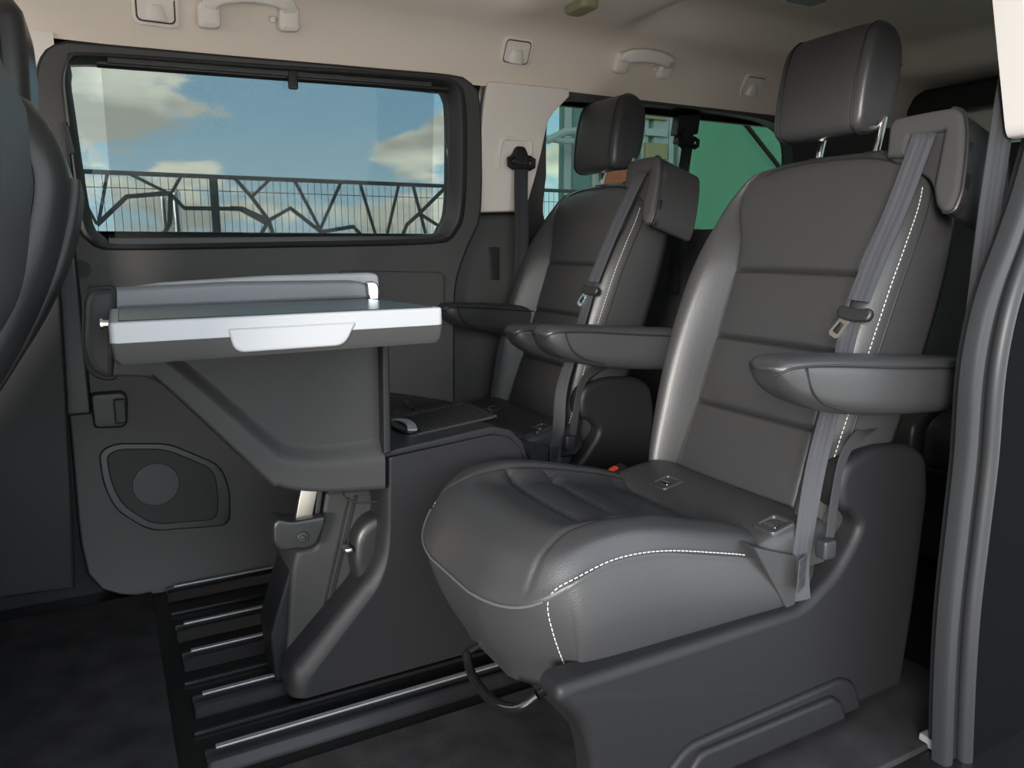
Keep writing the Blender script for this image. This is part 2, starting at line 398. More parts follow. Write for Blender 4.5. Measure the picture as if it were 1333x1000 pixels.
# door details: tweeter grille, latch, speaker cover
def ploop(px, prof, off, n=6): return [on_prof(a, b, prof)+V((0, off, 0)) for a, b in px]
c = on_prof(106, 350, DOOR); FRW = (c, V((1, 0, 0)), V((0, 0, 1)), V((0, -1, 0)))
m = MB(); m.prism(circ(.021, 28), FRW, -.004, .0015, .001); t = m.build('tweeter_grille', PLAST2, door)
m = MB()
for i in range(-4, 5):
    for j in range(-4, 5):
        if i*i+j*j < 18: m.prism(circ(.0014, 6, i*.0042, j*.0042), FRW, .0010, .0022, .0003, 1)
tag(m.build('grille_holes', BLACK, t), kind='stuff')
FRD = (V((0, 2.085, 0)), V((1, 0, 0)), V((0, 0, 1)), V((0, -1, 0)))
m = MB(); m.prism(rpoly(inframe([(117, 512), (160, 509), (166, 516), (166, 550), (160, 556), (122, 557)], FRD), .012), FRD, -.03, .014, .006); lt = m.build('door_latch', BLACK, door)
m = MB(); m.prism(rpoly(inframe([(147, 518), (163, 517), (165, 548), (150, 550)], FRD), .006), FRD, .01, .028, .005); m.build('latch_lever', PLASTIC, lt)
FRS = (V((0, 2.037, 0)), V((1, 0, 0)), V((0, .1075, 1)).normalized(), V((0, -1, .1075)).normalized())
so = rpoly(inframe([(128, 588), (150, 577), (220, 577), (288, 606), (300, 640), (300, 684), (195, 692), (150, 664), (134, 630)], FRS), .03)
si = rpoly(inframe([(138, 592), (155, 584), (216, 584), (278, 610), (284, 640), (284, 676), (198, 683), (158, 657), (143, 625)], FRS), .03)
m = MB(); m.prism(so, FRS, -.02, .004, .004); sp = m.build('speaker_cover', BLACK, door)
m = MB(); m.prism(si, FRS, 0, .010, .004); m.build('speaker_panel', PLAST2, sp)
c = inframe([(203, 630)], FRS)[0]; m = MB(); m.prism(circ(.055, 36, *c), FRS, .004, .013, .002); g = m.build('speaker_grille', PLASTIC, sp)
m = MB()
for i in range(-9, 10):
    for j in range(-9, 10):
        if i*i+j*j < 84: m.prism(circ(.0018, 5, c[0]+i*.0056, c[1]+j*.0056), FRS, .0125, .0137, .0002, 1)
tag(m.build('grille_holes', BLACK, sp), kind='stuff')
# raised armrest-like fold in the door panel behind the table
m = MB(); FRK = (V((0, 2.115, 0)), V((1, 0, 0)), V((0, 0, 1)), V((0, -1, 0)))
m.prism(rpoly(inframe([(440, 352), (578, 354), (580, 460), (560, 474), (440, 474)], FRK), .02), FRK, -.03, .006, .006); m.build('door_pad', DOORM, door)

# far wall: outer skin, rear quarter panel with its window
q_in = [(706, 268), (710, 190), (714, 150), (728, 134), (757, 130), (880, 140), (960, 150), (1005, 160), (1028, 182), (1030, 225), (1014, 275), (985, 294), (900, 299), (760, 298), (715, 292)]
QI = [tuple(p) for p in spline(loop2d(q_in, QUART), 4, True)]
x0 = on_y(602, 400, 2.2).x
QO = [(x0, 0), (3.05, 0), (3.05, .7), (3.05, 1.345), (x0, 1.345), (x0, .7)]
cq = V((1.72, 1.10))
R = ring_wall(QO, QI, QUART, cq, N=200, sub=16)
m = MB(); m.loft(R, True, False, False); wall = S(m.build('wall_far', DOORM))
m = MB(); m.loft([[p+V((0, o, 0)) for p in R[-1]] for o in (-.004, .0, .05)], True, False, False); w2 = S(m.build('window_2', BLACK))
m = MB(); m.loft([[p+V((0, .040, 0)) for p in R[-1]], [p+V((0, .045, 0)) for p in R[-1]]]); m.build('window_pane', GLASSG, w2, smooth=False)
m = MB(); m.box((.9, 2.33, .62), (4.6, .02, .60), .004); m.box((-1.0, 2.33, .30), (1.0, .02, .7), .004); S(m.build('trim_9', BLACK))
# cream cover of the pillar between the windows
CP = [(628, 108), (735, 118), (736, 128), (722, 138), (711, 158), (707, 200), (697, 274), (626, 276), (626, 140)]
yc = lambda z: interp(z, [(.95, 2.145), (1.1, 2.095), (1.345, 2.035)])
pts = [(on_y(a, b, 2.07)) for a, b in CP]; pl = rpoly([(p.x, p.z) for p in pts], [.01, .01, .01, .03, .02, .03, .004, .004, .01])
angs = [2*math.pi*k/120 for k in range(120)]; cc = V((1.08, 1.17)); LP = raycast_loop(pl, cc, angs)
m = MB(); rr = []
for t, o in ((1.0, .05), (1.0, .006), (.985, .001), (.96, 0), (.7, 0), (.35, 0), (.02, 0)):
    rr.append([V((cc.x+(p.x-cc.x)*t, yc(cc.y+(p.y-cc.y)*t)+o, cc.y+(p.y-cc.y)*t)) for p in LP])
m.loft(rr, True, False, True); pil = S(m.build('trim_1', CREAM))
FRP = (V((0, 2.075, 0)), V((1, 0, 0)), V((0, 0, 1)), V((0, -1, 0)))
P = inframe([(651, 180), (692, 182)], FRP)
m = MB(); m.sweep([V((P[0][0], 2.092, P[0][1]-.09)), V((P[0][0], 2.079, P[0][1]-.03)), V((P[0][0]+.004, 2.074, P[0][1]-.008)), V((P[0][0]+.016, 2.072, P[0][1])), V((P[1][0]-.016, 2.072, P[1][1])), V((P[1][0]-.004, 2.074, P[1][1]-.008)), V((P[1][0], 2.079, P[1][1]-.03)), V((P[1][0], 2.092, P[1][1]-.09))], circ(.006, 10)); m.build('belt_recess', CREAM, pil)
m = MB(); m.prism(rpoly(inframe([(627, 278), (700, 277), (712, 330), (712, 560), (594, 560), (594, 400), (600, 345), (620, 310)], FRP), .02), FRP, -.15, -.085, .02); lowp = m.build('pillar_cover', DOORM, wall)
m = MB(); m.prism(rpoly(inframe([(652, 322), (666, 322), (666, 366), (655, 366)], FRP), .006), FRP, -.10, -.080, .003); m.build('cover_plate', BLACK, wall)

# lower trim of the pillar beside the front seats, and the wall ahead of it
FRB = (V((0, 2.0, 0)), V((1, 0, 0)), V((0, 0, 1)), V((0, -1, 0)))
bp = inframe([(72, 300), (80, 400), (86, 500), (93, 640), (97, 767), (0, 780)], FRB)
bp = [(-1.6, bp[0][1])]+bp+[(-1.6, .015)]
m = MB(); m.prism(bp, FRB, -.05, .0, .008); S(m.build('trim_2', DARKP))
WF = [(0, 2.02), (.9, 2.06), (1.34, 2.04)]
m = MB(); m.loft([[V((x, 2.10, z)) for x in (-1.6, -.07)] for z in (0, .5, .85, .95)], False); S(m.build('trim_12', BLACK))
m = MB(); m.loft([[V((x, y, z)) for x in (-1.6, -.05)] for y, z in ((2.09, 1.20), (2.06, 1.27), (2.04, 1.345))], False); S(m.build('trim_3', CREAM))
m = MB(); m.box((-.20, 2.10, .9), (.30, .03, .86), .01); m.box((-.9, 2.12, .05), (1.9, .03, .12), .005); m.box((.6, 2.115, 1.45), (4.5, .02, .27), .004); m.box((.3, 2.17, .06), (1.3, .05, .16), .005); S(m.build('trim_11', BLACK))
m = MB(); m.box((-.95, 2.12, 1.08), (1.4, .006, .34), .002); w5 = S(m.build('window_5', GLASS))

# ceiling: one headliner sheet with two shallow coffers, turned down at the sides
def zc(x, y):
    e = lambda a, b, c, d, r, h: h*sstep(a, a+r, x)*sstep(-b, -b+r, -x)*sstep(c, c+r, y)*sstep(-d, -d+r, -y)
    return 1.50+e(-1.2, 1.06, .76, 1.94, .11, .085)+e(1.36, 2.75, .76, 1.94, .15, .085)
m = MB(); xs = [-1.7+.035*i for i in range(int(4.75/.035)+1)]
ylist = [('p', i) for i in range(5)]
rows = []
for y, z in HL[:-1]: rows.append([V((x, y, z)) for x in xs])
for k in range(46):
    y = 1.92-(1.92-.75)*k/45; rows.append([V((x, y, zc(x, y))) for x in xs])
for y, z in HL[::-1][1:]: rows.append([V((x, 2.67-y+.0, z)) for x in xs])
m.loft(rows, False); ceil = S(m.build('ceiling', LINER, ang=80))
m = MB(); m.box((.7, 1.34, 1.63), (4.8, 1.62, .02), .004); S(m.build('trim_8', BLACK))
# headliner bolster that carries the rear grab handle
# rear wall with tailgate window
TY = (.72, 2.02)
ro = [(.55, 0), (2.30, 0), (2.30, 1.58), (.55, 1.58)]; ri = rpoly([(.86, .95), (1.80, .95), (1.75, 1.27), (.92, 1.27)], .06)
cen = V((1.4, 1.1)); A = raycast_loop(ro, cen, angs); B = raycast_loop(ri, cen, angs)
m = MB(); m.loft([[V((3.05, p.x, p.y)) for p in A], [V((3.02, p.x+(q.x-p.x)*.6, p.y+(q.y-p.y)*.6)) for p, q in zip(A, B)], [V((3.02, q.x, q.y)) for q in B], [V((3.06, q.x, q.y)) for q in B]], True, False, False); S(m.build('wall_back', CREAM))
m = MB(); m.loft([[V((3.05, q.x, q.y)) for q in B], [V((3.055, q.x, q.y)) for q in B]]); S(m.build('window_3', GLASS, smooth=False))
m = MB(); m.box((3.0, 1.40, .46), (.03, 1.50, .92), .01); S(m.build('trim_13', BLACK))
m = MB(); m.box((2.96, 1.36, 1.44), (.08, 1.40, .10), .02); S(m.build('trim_7', BLACK))
# near side behind the door opening: lower wall, window, roof rail
m = MB(); m.box((2.20, .70, .45), (1.75, .05, .90), .01); m.box((2.15, .68, 1.315), (1.85, .05, .07), .01); m.box((2.98, .67, 1.1), (.16, .05, .45), .01); S(m.build('wall_near', PLAST2))
m = MB(); m.box((2.1, .67, 1.09), (1.65, .006, .40), .002); S(m.build('window_4', GLASS))
m = MB(); m.box((.1, .58, 1.44), (3.6, .07, .24), .02); S(m.build('trim_6', BLACK))
m = MB(); m.box((.15, .60, -.05), (2.2, .12, .07), .01); S(m.build('trim_5', BLACK))
# front door, B-pillar and bulkhead ahead of the door opening (all out of frame)
m = MB(); m.box((-1.28, .60, .40), (.66, .06, 1.0), .02); m.box((-.92, .60, .65), (.12, .07, 1.45), .02); S(m.build('door_2', BLACK))
m = MB(); m.box((-1.63, 1.34, .38), (.06, 1.55, .80), .02); S(m.build('wall_front', BLACK))
# rear edge of the door opening: trim, seal, cream upper cover
def path66(px, y): return [on_y(a, b, y) for a, b in px]
edgeL = [(1226, 1040), (1230, 900), (1236, 800), (1248, 690), (1258, 600), (1265, 500), (1276, 430), (1292, 370), (1314, 310), (1338, 240), (1362, 150), (1385, 40)]
PTH = spline(path66(edgeL, .66), 5)
m = MB(); X = V((1, 0, 0))
m.sweep(PTH, [(0, .020), (0, .004), (.003, -.003), (.010, -.006), (.020, -.005), (.023, .002), (.023, .020)], X)
dj = S(m.build('trim_4', SEALM))
m = MB(); m.sweep([p+V((.023, .022, 0)) for p in PTH], rrect(0, -.02, .022, .02, .002, 2), X); m.build('jamb_gap', RUBBER, dj)
m = MB(); m.tube([p+V((.052, -.006, 0)) for p in PTH], .013, 14); m.build('door_seal', SEALM, dj)
m = MB(); m.sweep([p+V((.085, .0, 0)) for p in PTH], rrect(-.02, -.012, .30, .012, .004, 2), X); m.build('jamb_panel', SHADOWM, dj)  # its shade is put into the colour
FRJ = (V((0, .66, 0)), X, V((0, 0, 1)), V((0, -1, 0)))
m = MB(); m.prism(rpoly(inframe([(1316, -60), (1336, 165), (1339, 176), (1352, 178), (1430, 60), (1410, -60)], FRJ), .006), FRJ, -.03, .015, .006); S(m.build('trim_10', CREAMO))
c = on_z(1211, 958, .02); m = MB(); m.box((c.x, c.y, .012), (.024, .028, .020), .003); m.build('floor_plate', HINGE, floor)
# ------------------------------------------------------------------ CAPTAIN SEATS
REC = math.radians(18); SX, SZ = 1.10, .42; CY = 1.085
TS = V((math.sin(REC), 0, math.cos(REC))); TN = V((-math.cos(REC), 0, math.sin(REC)))      # up the backrest, out of its face
def B(y, s, d): return V((SX, CY+y, SZ))+TS*s+TN*d
def bpx(px, py, d): return on_plane(px, py, V((SX, 0, SZ))+TN*d, TN)
HW = [(-.10, .205), (0, .228), (.15, .243), (.3, .250), (.45, .249), (.54, .240), (.60, .225), (.64, .203), (.665, .178), (.68, .150)]
UC = [(-.10, .172), (0, .168), (.13, .162), (.28, .160), (.43, .160), (.50, .172), (.555, .198), (.60, .206), (.64, .192), (.68, .148)]
BH = [(-.10, .030), (0, .048), (.2, .066), (.38, .062), (.48, .044), (.56, .018), (.62, .004), (.68, 0)]
SEAMS = (.43, .28, .13)
def back_ring(s, bt=.13):
    hw, uc, bh = sinterp(s, HW), sinterp(s, UC), sinterp(s, BH); top = sstep(.635, .685, s)
    uc = min(uc, hw-.006)
    half = []
    for y in [uc*k/9 for k in range(9)]+[uc-.012, uc-.005, uc]:
        g = sum(math.exp(-((s-q)/.0042)**2) for q in SEAMS)*.010*sstep(0, .012, uc-y)
        gc = .007*math.exp(-((y-uc)/.0045)**2)*(1-.5*sstep(.58, .64, s))
        seg = [-.10]+sorted(SEAMS)+[.62]; puff = 0
        for a, b in zip(seg, seg[1:]):
            if a <= s <= b: puff = .007*math.sin(math.pi*(s-a)/(b-a))**.6
        half.append((y, puff*(1-(y/uc)**4)+.004*(1-(y/uc)**2)-g-gc-.006*sstep(.55, .66, s)))
    for q, qd in ((.08, .10), (.2, .40), (.38, .78), (.55, .97), (.72, 1.0), (.86, .95), (.95, .84), (1.0, .72)):
        half.append((uc+(hw-uc)*q, bh*qd-.010*sstep(.7, 1.0, q)-.006*sstep(.55, .66, s)))
    d0 = half[-1][1]
    half += [(hw+.003, d0-.006), (hw+.006, d0-.016), (hw+.012, d0*.5-.04), (hw+.010, -bt*.65), (hw-.004, -bt*.9), (hw-.03, -bt), (hw*.6, -bt-.012), (0, -bt-.014)]
    dm = -bt*.5; k = 1-.72*top**1.5
    half = [(y, dm+(d-dm)*k) for y, d in half]
    ring = half+[(-y, d) for y, d in half[-2:0:-1]]
    return ring
def smoothy(y): return 1-(y/.25)**2
def back_pt(y, d, s): return B(y, s+.012*(1-(y/.22)**2)*sstep(.5, .66, s), d)
ROWS = sorted(set([-.095, -.085]+[round(-.07+.02*k, 3) for k in range(38)]+[round(q+o, 4) for q in SEAMS for o in (-.012, -.007, -.0035, 0, .0035, .007, .012)]+[.65, .66, .667, .673, .678, .68]))
ROWS = [r for r in ROWS if r <= .68]
def backrest_mesh():
    m = MB(); rings = []
    for i, s in enumerate(ROWS):
        r = back_ring(s)
        if i == 0: r = [(y*.93, -.06+(d+.06)*.6) for y, d in r]
        rings.append([back_pt(y, d, s) for y, d in r])
    m.loft(rings); return m
NB = 20                                                            # index of the outer seam in a ring half
def back_seam(sign, s0, s1, off=.0015, idx=None, n=90):
    out = []
    for k in range(n+1):
        s = s0+(s1-s0)*k/n; r = back_ring(s); y, d = r[19 if idx is None else idx]; out.append(back_pt(sign*(y+off*.6), d+off, s))
    return out
def rear_shell():
    m = MB(); rr = []
    for s in [-.08+.05*k for k in range(15)]:
        s = min(s, .60); hw = sinterp(s, HW)*.86
        rr.append([B(y, s, d) for y, d in [(hw, -.13), (hw*.98, -.145), (hw*.6, -.160), (0, -.163), (-hw*.6, -.160), (-hw*.98, -.145), (-hw, -.13)]])
    m.loft(rr, True); return m
# cushion
ZS = [(.515, .335), (.526, .366), (.552, .402), (.584, .423), (.625, .436), (.70, .434), (.80, .414), (.90, .387), (1.02, .346), (1.12, .33)]
CX0, CHX, CHY = .820, .294, .226
def cout(t):
    c, s = math.cos(t), math.sin(t); e = 2/7.5
    x = CX0+CHX*math.copysign(abs(c)**e, c); y = CHY*math.copysign(abs(s)**e, s)
    return x, y*(1.09 if y > 0 else 1.075)
def bow(x, y): return .060*max(0, 1-abs((y-.012)/(CHY*1.05))**2.6)*(max(0, CX0-x)/CHX)**1.5
def side_x(x, y): return x+0
def seam_z(x, y): return sinterp(x, ZS)-.018*(1-(y/CHY)**2)*sstep(.62, .53, x)
def zbot(x): return .250-.055*(x-.54)+.02*sstep(.6, .52, x)
def top_z(x, y, rho):
    z = sinterp(x, ZS)+.014
    ay = abs(y); f = sstep(.57, .70, x)
    z += .012*f*math.exp(-((ay-.185)/.035)**2)                       # side bolsters
    z -= .016*f*sstep(.17, .10, ay)
    z += .004*sstep(.53, .58, x)*sstep(.68, .58, x)*sstep(.2, .1, ay)
    z -= .028*sstep(.86, 1.0, rho)**1.6
    z -= .022*(1-(y/CHY)**2)*sstep(.60, .52, x)*(1-.3*rho)*.6
    w = sstep(.160, .145, ay)
    for q in (.667, .745, .823): z -= .011*math.exp(-((x-q-.01*(y/.15)**2)/.0055)**2)*w
    if x > .64: z += .006*abs(math.sin(math.pi*(x-.667)/.078))*w*sstep(.64, .70, x)
    z -= .0040*math.exp(-((ay-.162-.016*sstep(.62, .54, x))/.0045)**2)*sstep(.53, .545, x)*sstep(.99, .96, rho)
    return z
def cpt(t, rho):
    x, y = cout(t); x = CX0+(x-CX0)*rho; y = y*rho
    return V((x-bow(x, y), CY+y, top_z(x, y, rho)))
def cskirt(t, k):                                                   # k 0 = seam, 1 = bottom
    x, y = cout(t); zs = cpt(t, 1.0).z-.004; zb = zbot(x); z = zs+(zb-zs)*k
    bul = .010*math.sin(math.pi*min(1, k*1.1))
    fr = sstep(.60, .53, x); ins = .004*k+fr*(.062*k)
    n = V((x-CX0, y)); px, py = x, y
    px += (bul if x > CX0 else -bul)*abs((x-CX0)/CHX)**6+fr*ins*.9; py += math.copysign(bul*abs(y/CHY)**6, y)
    zz = z-fr*(.042+.062*max(0, 1-(y/(CHY*1.05))**2))*k
    return V((px-bow(x, y)*(1-.2*k), CY+py*(1-.02*k), zz))
def cushion_mesh():
    m = MB(); N = 300; T = [2*math.pi*(k+.5)/N for k in range(N)]
    rings = [[cskirt(t, k) for t in T] for k in (1, .9, .75, .6, .45, .3, .18, .09, .04, .012)]
    rings += [[cpt(t, r)+(V((0, 0, -.001)) if r == 1 else V((0, 0, 0))) for t in T] for r in [1, .994, .985, .975, .965, .95, .935, .92, .905, .89, .875]+[.86-.0135*k for k in range(63)]]
    m.loft(rings, True, True, True)
    # the ribbed, perforated middle
    m.mi = []
    for f in m.f:
        c = sum((V(m.v[i]) for i in f), V((0, 0, 0)))/len(f)
        m.mi.append(1 if (abs(c.y-CY) < .150 and .64 < c.x < .99 and c.z > .38) else 0)
    return m
HY = .034
def headrest(name_parent):
    m = MB(); rings = []; W = .113
    prof = []
    cs = [(.022, .738), (.026, .76), (.026, .80), (.020, .86), (.008, .915), (-.010, .938), (-.035, .946), (-.062, .938), (-.082, .915), (-.088, .87), (-.082, .80), (-.066, .755), (-.045, .735), (-.015, .727), (.008, .728)]
    ra = math.radians(15); cs = [(-.004+d*math.cos(ra)+(z-.74)*math.sin(ra), .728+(z-.74)*math.cos(ra)*.97-d*math.sin(ra)) for d, z in cs]
    cs = [tuple(p) for p in spline(cs, 3, True)]; cd, cz = -.008, .82
    for y, k in [(-W, .50), (-W+.001, .74), (-W+.004, .86), (-W+.008, .93), (-W+.014, .975), (-W+.020, .992), (-W+.0225, .985), (-W+.025, .975), (-W+.028, .985), (-W+.034, 1), (-.06, 1.012), (0, 1.016)]:
        rings.append((y, k))
    rings = rings+[(-y, k) for y, k in rings[-2::-1]]
    m.loft([[B(y+HY, cz+(s-cz)*k, cd+(d-cd)*(k if d < 0 or abs(y) > .08 else k)) for d, s in cs] for y, k in rings])
    return m, cs, cd, cz
def make_seat():
    root = empty('captain_seat', (SX-.2, CY, 0), 'black leather captain seat nearest the open door, its long cushion filling the right foreground', 'seat', 'leather captain seats of the middle row')
    bk = backrest_mesh().build('backrest', LEATHER, root, ang=75)
    m = MB()
    for sg in (-1, 1):
        m = MB(); dashes(m, back_seam(sg, -.05, .60, .0012)); tag(m.build('stitching', THREAD, bk), 'white dashed stitching', kind='stuff')
        m = MB(); m.tube(back_seam(sg, -.06, .63, -.001, 21), .0022, 6); m.build('piping', RUBBER, bk)
    m = MB()
    P = [back_pt(y, back_ring(.645)[0][1]-.004, .652-.02*abs(y/.17)**5) for y in [-.175+.0175*k for k in range(21)]]
    m.tube(P, .0022, 6); m.build('piping', RUBBER, bk)
    rear_shell().build('back_shell', PLASTIC, root)
    cu = cushion_mesh().build('seat_cushion', [LEATHER, LEATHERP], root, ang=75)
    m = MB(); N = 300
    def tt(x, sg):                                                  # outline angle whose x is closest
        return min((2*math.pi*(k+.5)/1200 for k in range(1200)), key=lambda a: abs(cout(a)[0]-x)+(0 if cout(a)[1]*sg > .2 else 9))
    for sg in (-1, 1):
        P = []
        for k in range(150):
            x = .541+(.91-.541)*k/149; a = tt(x, sg); p = cpt(a, .985); P.append(p+V((0, sg*.0012, .0012)))
        a0 = tt(.540, sg); Q = [cskirt(a0, k/30)+V((-.0012, sg*.0012, 0)) for k in range(27, 0, -1)]
        W_ = resample(Q+[V(p) for p in P], .004); W_ = [sum((W_[max(0, min(len(W_)-1, i+j))] for j in range(-6, 7)), V((0, 0, 0)))/13 for i in range(len(W_))]
        m = MB(); dashes(m, W_); tag(m.build('stitching', THREAD, cu), 'white dashed stitching', kind='stuff')
    m = MB(); T = [2*math.pi*(k+.5)/N for k in range(N)]
    fr = [cskirt(t, .01)+V((-.0022, 0, .002)) for t in T if cout(t)[0] < (.5395 if cout(t)[1] < 0 else .545)]
    m.tube(fr, .0024, 6); m.build('piping', PIPE, cu)
    m = MB(); m.prism(rpoly(pxz([(980, 712), (1036, 724), (1034, 798), (1026, 797)], .828), .004), fy(.828), -.05, .002, .002); m.build('side_flap', LEATHER, cu)
    # rear roll of the cushion with the two anchor bezels
    m = MB(); sec = spline([(.915, .362), (.928, .386), (.955, .398), (1.01, .408), (1.06, .410), (1.09, .400), (1.10, .37)], 4)
    sec = [(p.x, p.y) for p in sec]+[(1.08, .33), (.95, .33)]; rings = []; ya_, yb_ = CY-.247, CY+.205
    for k in range(25):
        u = k/24; y = ya_+(yb_-ya_)*(.5-.5*math.cos(math.pi*u)); e = min(y-ya_, yb_-y); f = .45+.55*math.sqrt(max(0, 1-(1-min(1, e/.018))**2))
        rings.append([V((x+(1-f)*.02*(1 if x < 1 else 0), y, .33+(z-.33)*f)) for x, z in sec])
    m.loft(rings)
    roll = m.build('cushion_roll', LEATHER, root, ang=60)
    pn = V((-.022, 0, .1)).normalized(); P0 = V((.985, CY, .403)); ax = V((.1, 0, .022)).normalized()
    for px, py in ((868, 628), (1020, 688)):
        c = on_plane(px, py, P0+pn*.0012, pn); c += V((0, .022 if px > 900 else 0, 0)); f = (c, ax, V((0, 1, 0)), pn)
        m = MB(); o = rrect(-.030, -.027, .030, .027, .010); i = rrect(-.019, -.017, .019, .017, .006)
        m.loft([[c+ax*p[0]+V((0, p[1], 0))+pn*h for p in q] for q, h in ((o, -.012), (o, -.001), ([(a*.93, b*.93) for a, b in o], .003), ([(a*1.12, b*1.12) for a, b in i], .003), (i, -.001), (i, -.004))], True, False, True)
        bz = m.build('anchor_bezel', LEATHER, roll)
        m = MB(); m.box((0, 0, -.0035), (.036, .032, .002), .001, f); m.build('anchor_pocket', BLACK, roll); m = MB(); m.box((-.004, 0, -.001), (.012, .026, .006), .002, f); m.build('anchor_loop', CHROME, bz)
    # headrest
    hm, cs, cd_, cz = headrest(None); hr = hm.build('headrest', LEATHER, root, ang=75)
    for sg in (-1, 1):
        m = MB(); W = .113; ring = [B(sg*(W-.0225)+HY, cz+(s-cz)*.992, cd_+(d-cd_)*.992) for d, s in cs]; m.tube(ring+[ring[0]], .0022, 6); m.build('piping', RUBBER, hr); m = MB()
        arc = [B(sg*(W-.0030)+HY, s, d) for d, s in spline([(-.030, .738), (-.020, .786), (-.012, .826), (-.020, .848), (-.048, .866)], 6)]; m.tube(arc, .0016, 5); m.build('piping', RUBBER, hr)
    for y in (.062, -.074):
        m = MB(); m.tube([B(y, .64, -.055), B(y, .76, -.045)], .0072, 12); m.build('headrest_post', CHROME, root)
        m = MB(); m.box((0, 0, 0), (.045, .030, .022), .006, (B(y, .682, -.056), V((0, 1, 0)), -TN, TS)); m.build('post_collar', BLACK, root)
    # shoulder belt housing
    F = (V((SX, 0, SZ))+TN*.012, V((0, -1, 0)), TS, TN)
    hp = inframe([(1152, 204), (1156, 164), (1164, 153), (1200, 145), (1242, 138), (1252, 145), (1255, 170), (1253, 205), (1247, 250), (1238, 272), (1226, 276), (1217, 268), (1213, 245), (1222, 200), (1228, 168), (1182, 178), (1178, 204)], F)
    m = MB(); m.prism(rpoly(hp, [.004, .02, .01, .02, .01, .012, .01, .02, .02, .012, .01, .01, .01, .01, .003, .003, .004], 3), F, -.03, .0, .010, 4); hs = m.build('belt_housing', FABRIC, root, ang=50)
    hp2 = inframe([(1152, 206), (1156, 164), (1164, 153), (1200, 145), (1242, 138), (1252, 145), (1255, 170), (1253, 205), (1247, 250), (1238, 272), (1226, 276), (1217, 268), (1205, 230), (1180, 215)], F)
    ce = V((sum(p[0] for p in hp2)/14, sum(p[1] for p in hp2)/14)); hp2 = [tuple(ce+(V(p)-ce)*1.0) for p in hp2]
    m = MB(); m.prism(rpoly(hp2, .012, 3), F, -.155, -.012, .006, 3, True); m.build('housing_cover', LEATHER, hs, ang=50)
    ring = [F[0]+F[1]*p[0]+F[2]*p[1]-TN*.008 for p in rpoly(hp[3:12], .012, 3)]; m = MB(); m.tube([p+V((0, -.0022, 0)) for p in ring[4:-4]], .0034, 6); m.build('piping', SEALM, hs)
    hc = inframe([(1181, 186)], F)[0]; m = MB(); m.prism(circ(.009, 16, *hc), F, -.02, -.008, .002); m.build('housing_hole', BLACK, hs)
    # base: side shells with armrest pillar, centre box, release bar
    for sg, nm in ((1, 'near'), (-1, 'far')):
        FB = fy(.80)
        out = pxz([(722, 914), (728, 893), (764, 882), (900, 838), (1045, 790), (1088, 745), (1112, 702), (1119, 684), (1110, 669), (1091, 664), (1090, 635), (1100, 603), (1140, 581), (1185, 578), (1206, 592), (1208, 640), (1190, 780), (1172, 893)], .815)
        lo = pxz([(870, 1003), (775, 1030), (770, 990), (755, 940)], .815)
        out = out+[(out[-1][0]-.01, .035), (.64, .030), (.585, .030)]+lo[2:]
        rr = [.02, .02, .03, .1, .05, .05, .03, .008, .01, .03, .03, .03, .03, .03, .1, .05, .01, .01, .03, .02, .05, .05, .03]
        if sg == -1: out = [(x, z) for x, z in out if True]
        m = MB(); fr = (V((0, CY-sg*.275, 0)), V((1, 0, 0)), V((0, 0, 1)), V((0, -sg, 0)))
        if sg == -1: fr = (V((0, CY+.232, 0)), V((1, 0, 0)), V((0, 0, 1)), V((0, 1, 0))); out = [(max(x, .80), z) if z < .30 else (x, z) for x, z in out if x > .70]
        m.prism(rpoly(out, .025, 4), fr, -.05 if sg == 1 else -.035, 0, .016 if sg == 1 else .01, 5)
        sh = m.build('side_shell', CONSOLE, root, ang=60)
        if sg == 1:
            e = pxz([(868, 1000), (892, 968), (925, 953), (1093, 880), (1108, 886), (1116, 925)], .81); e = e[:5]+[(e[5][0], .036), (e[0][0], .036)]
            m = MB(); m.prism(rpoly(e, [.01, .03, .03, .02, .02, .01, .01], 4), fr, -.01, .010, .008, 4); m.build('shell_step', CONSOLE, sh)
            e2 = pxz([(893, 1000), (908, 976), (1080, 904), (1091, 912), (1096, 935)], .80); e2 = e2[:4]+[(e2[4][0], .038), (e2[0][0], .038)]
            m = MB(); m.prism(rpoly(e2, .01, 3), fr, 0, .022, .008, 4); m.build('shell_step', CONSOLE, sh)
    m = MB(); m.box((.96, CY-.02, .135), (.60, .36, .20), .02); m.build('seat_base', BLACK, root); m = MB(); m.box((1.2, CY-.02, .25), (.2, .40, .30), .03); m.build('seat_base', BLACK, root)
    m = MB(); m.box((.83, CY, .245), (.50, .36, .03), .01); m.build('seat_pan', BLACK, root)
    bar = [on_y(*p) for p in ((700, 905, .93), (672, 922, .95), (640, 912, 1.0), (615, 880, 1.08), (607, 850, 1.12))]
    m = MB(); m.tube(spline(bar, 6), .0085, 10); rb = m.build('release_bar', GLOSSB, root)
    m = MB(); m.tube([bar[4], V((.72, 1.13, .23))], .007, 8); m.build('bar_arm', GLOSSB, rb); m = MB(); m.tube([bar[0], V((.72, .93, .23))], .007, 8); m.build('bar_arm', GLOSSB, rb)
    # armrests
    TOP = [(.835, .700), (.845, .710), (.88, .713), (1.0, .706), (1.15, .694), (1.30, .682), (1.36, .676)]
    BOT = [(.835, .694), (.842, .676), (.86, .656), (.89, .640), (.95, .620), (1.03, .606), (1.18, .592), (1.30, .590), (1.36, .600)]
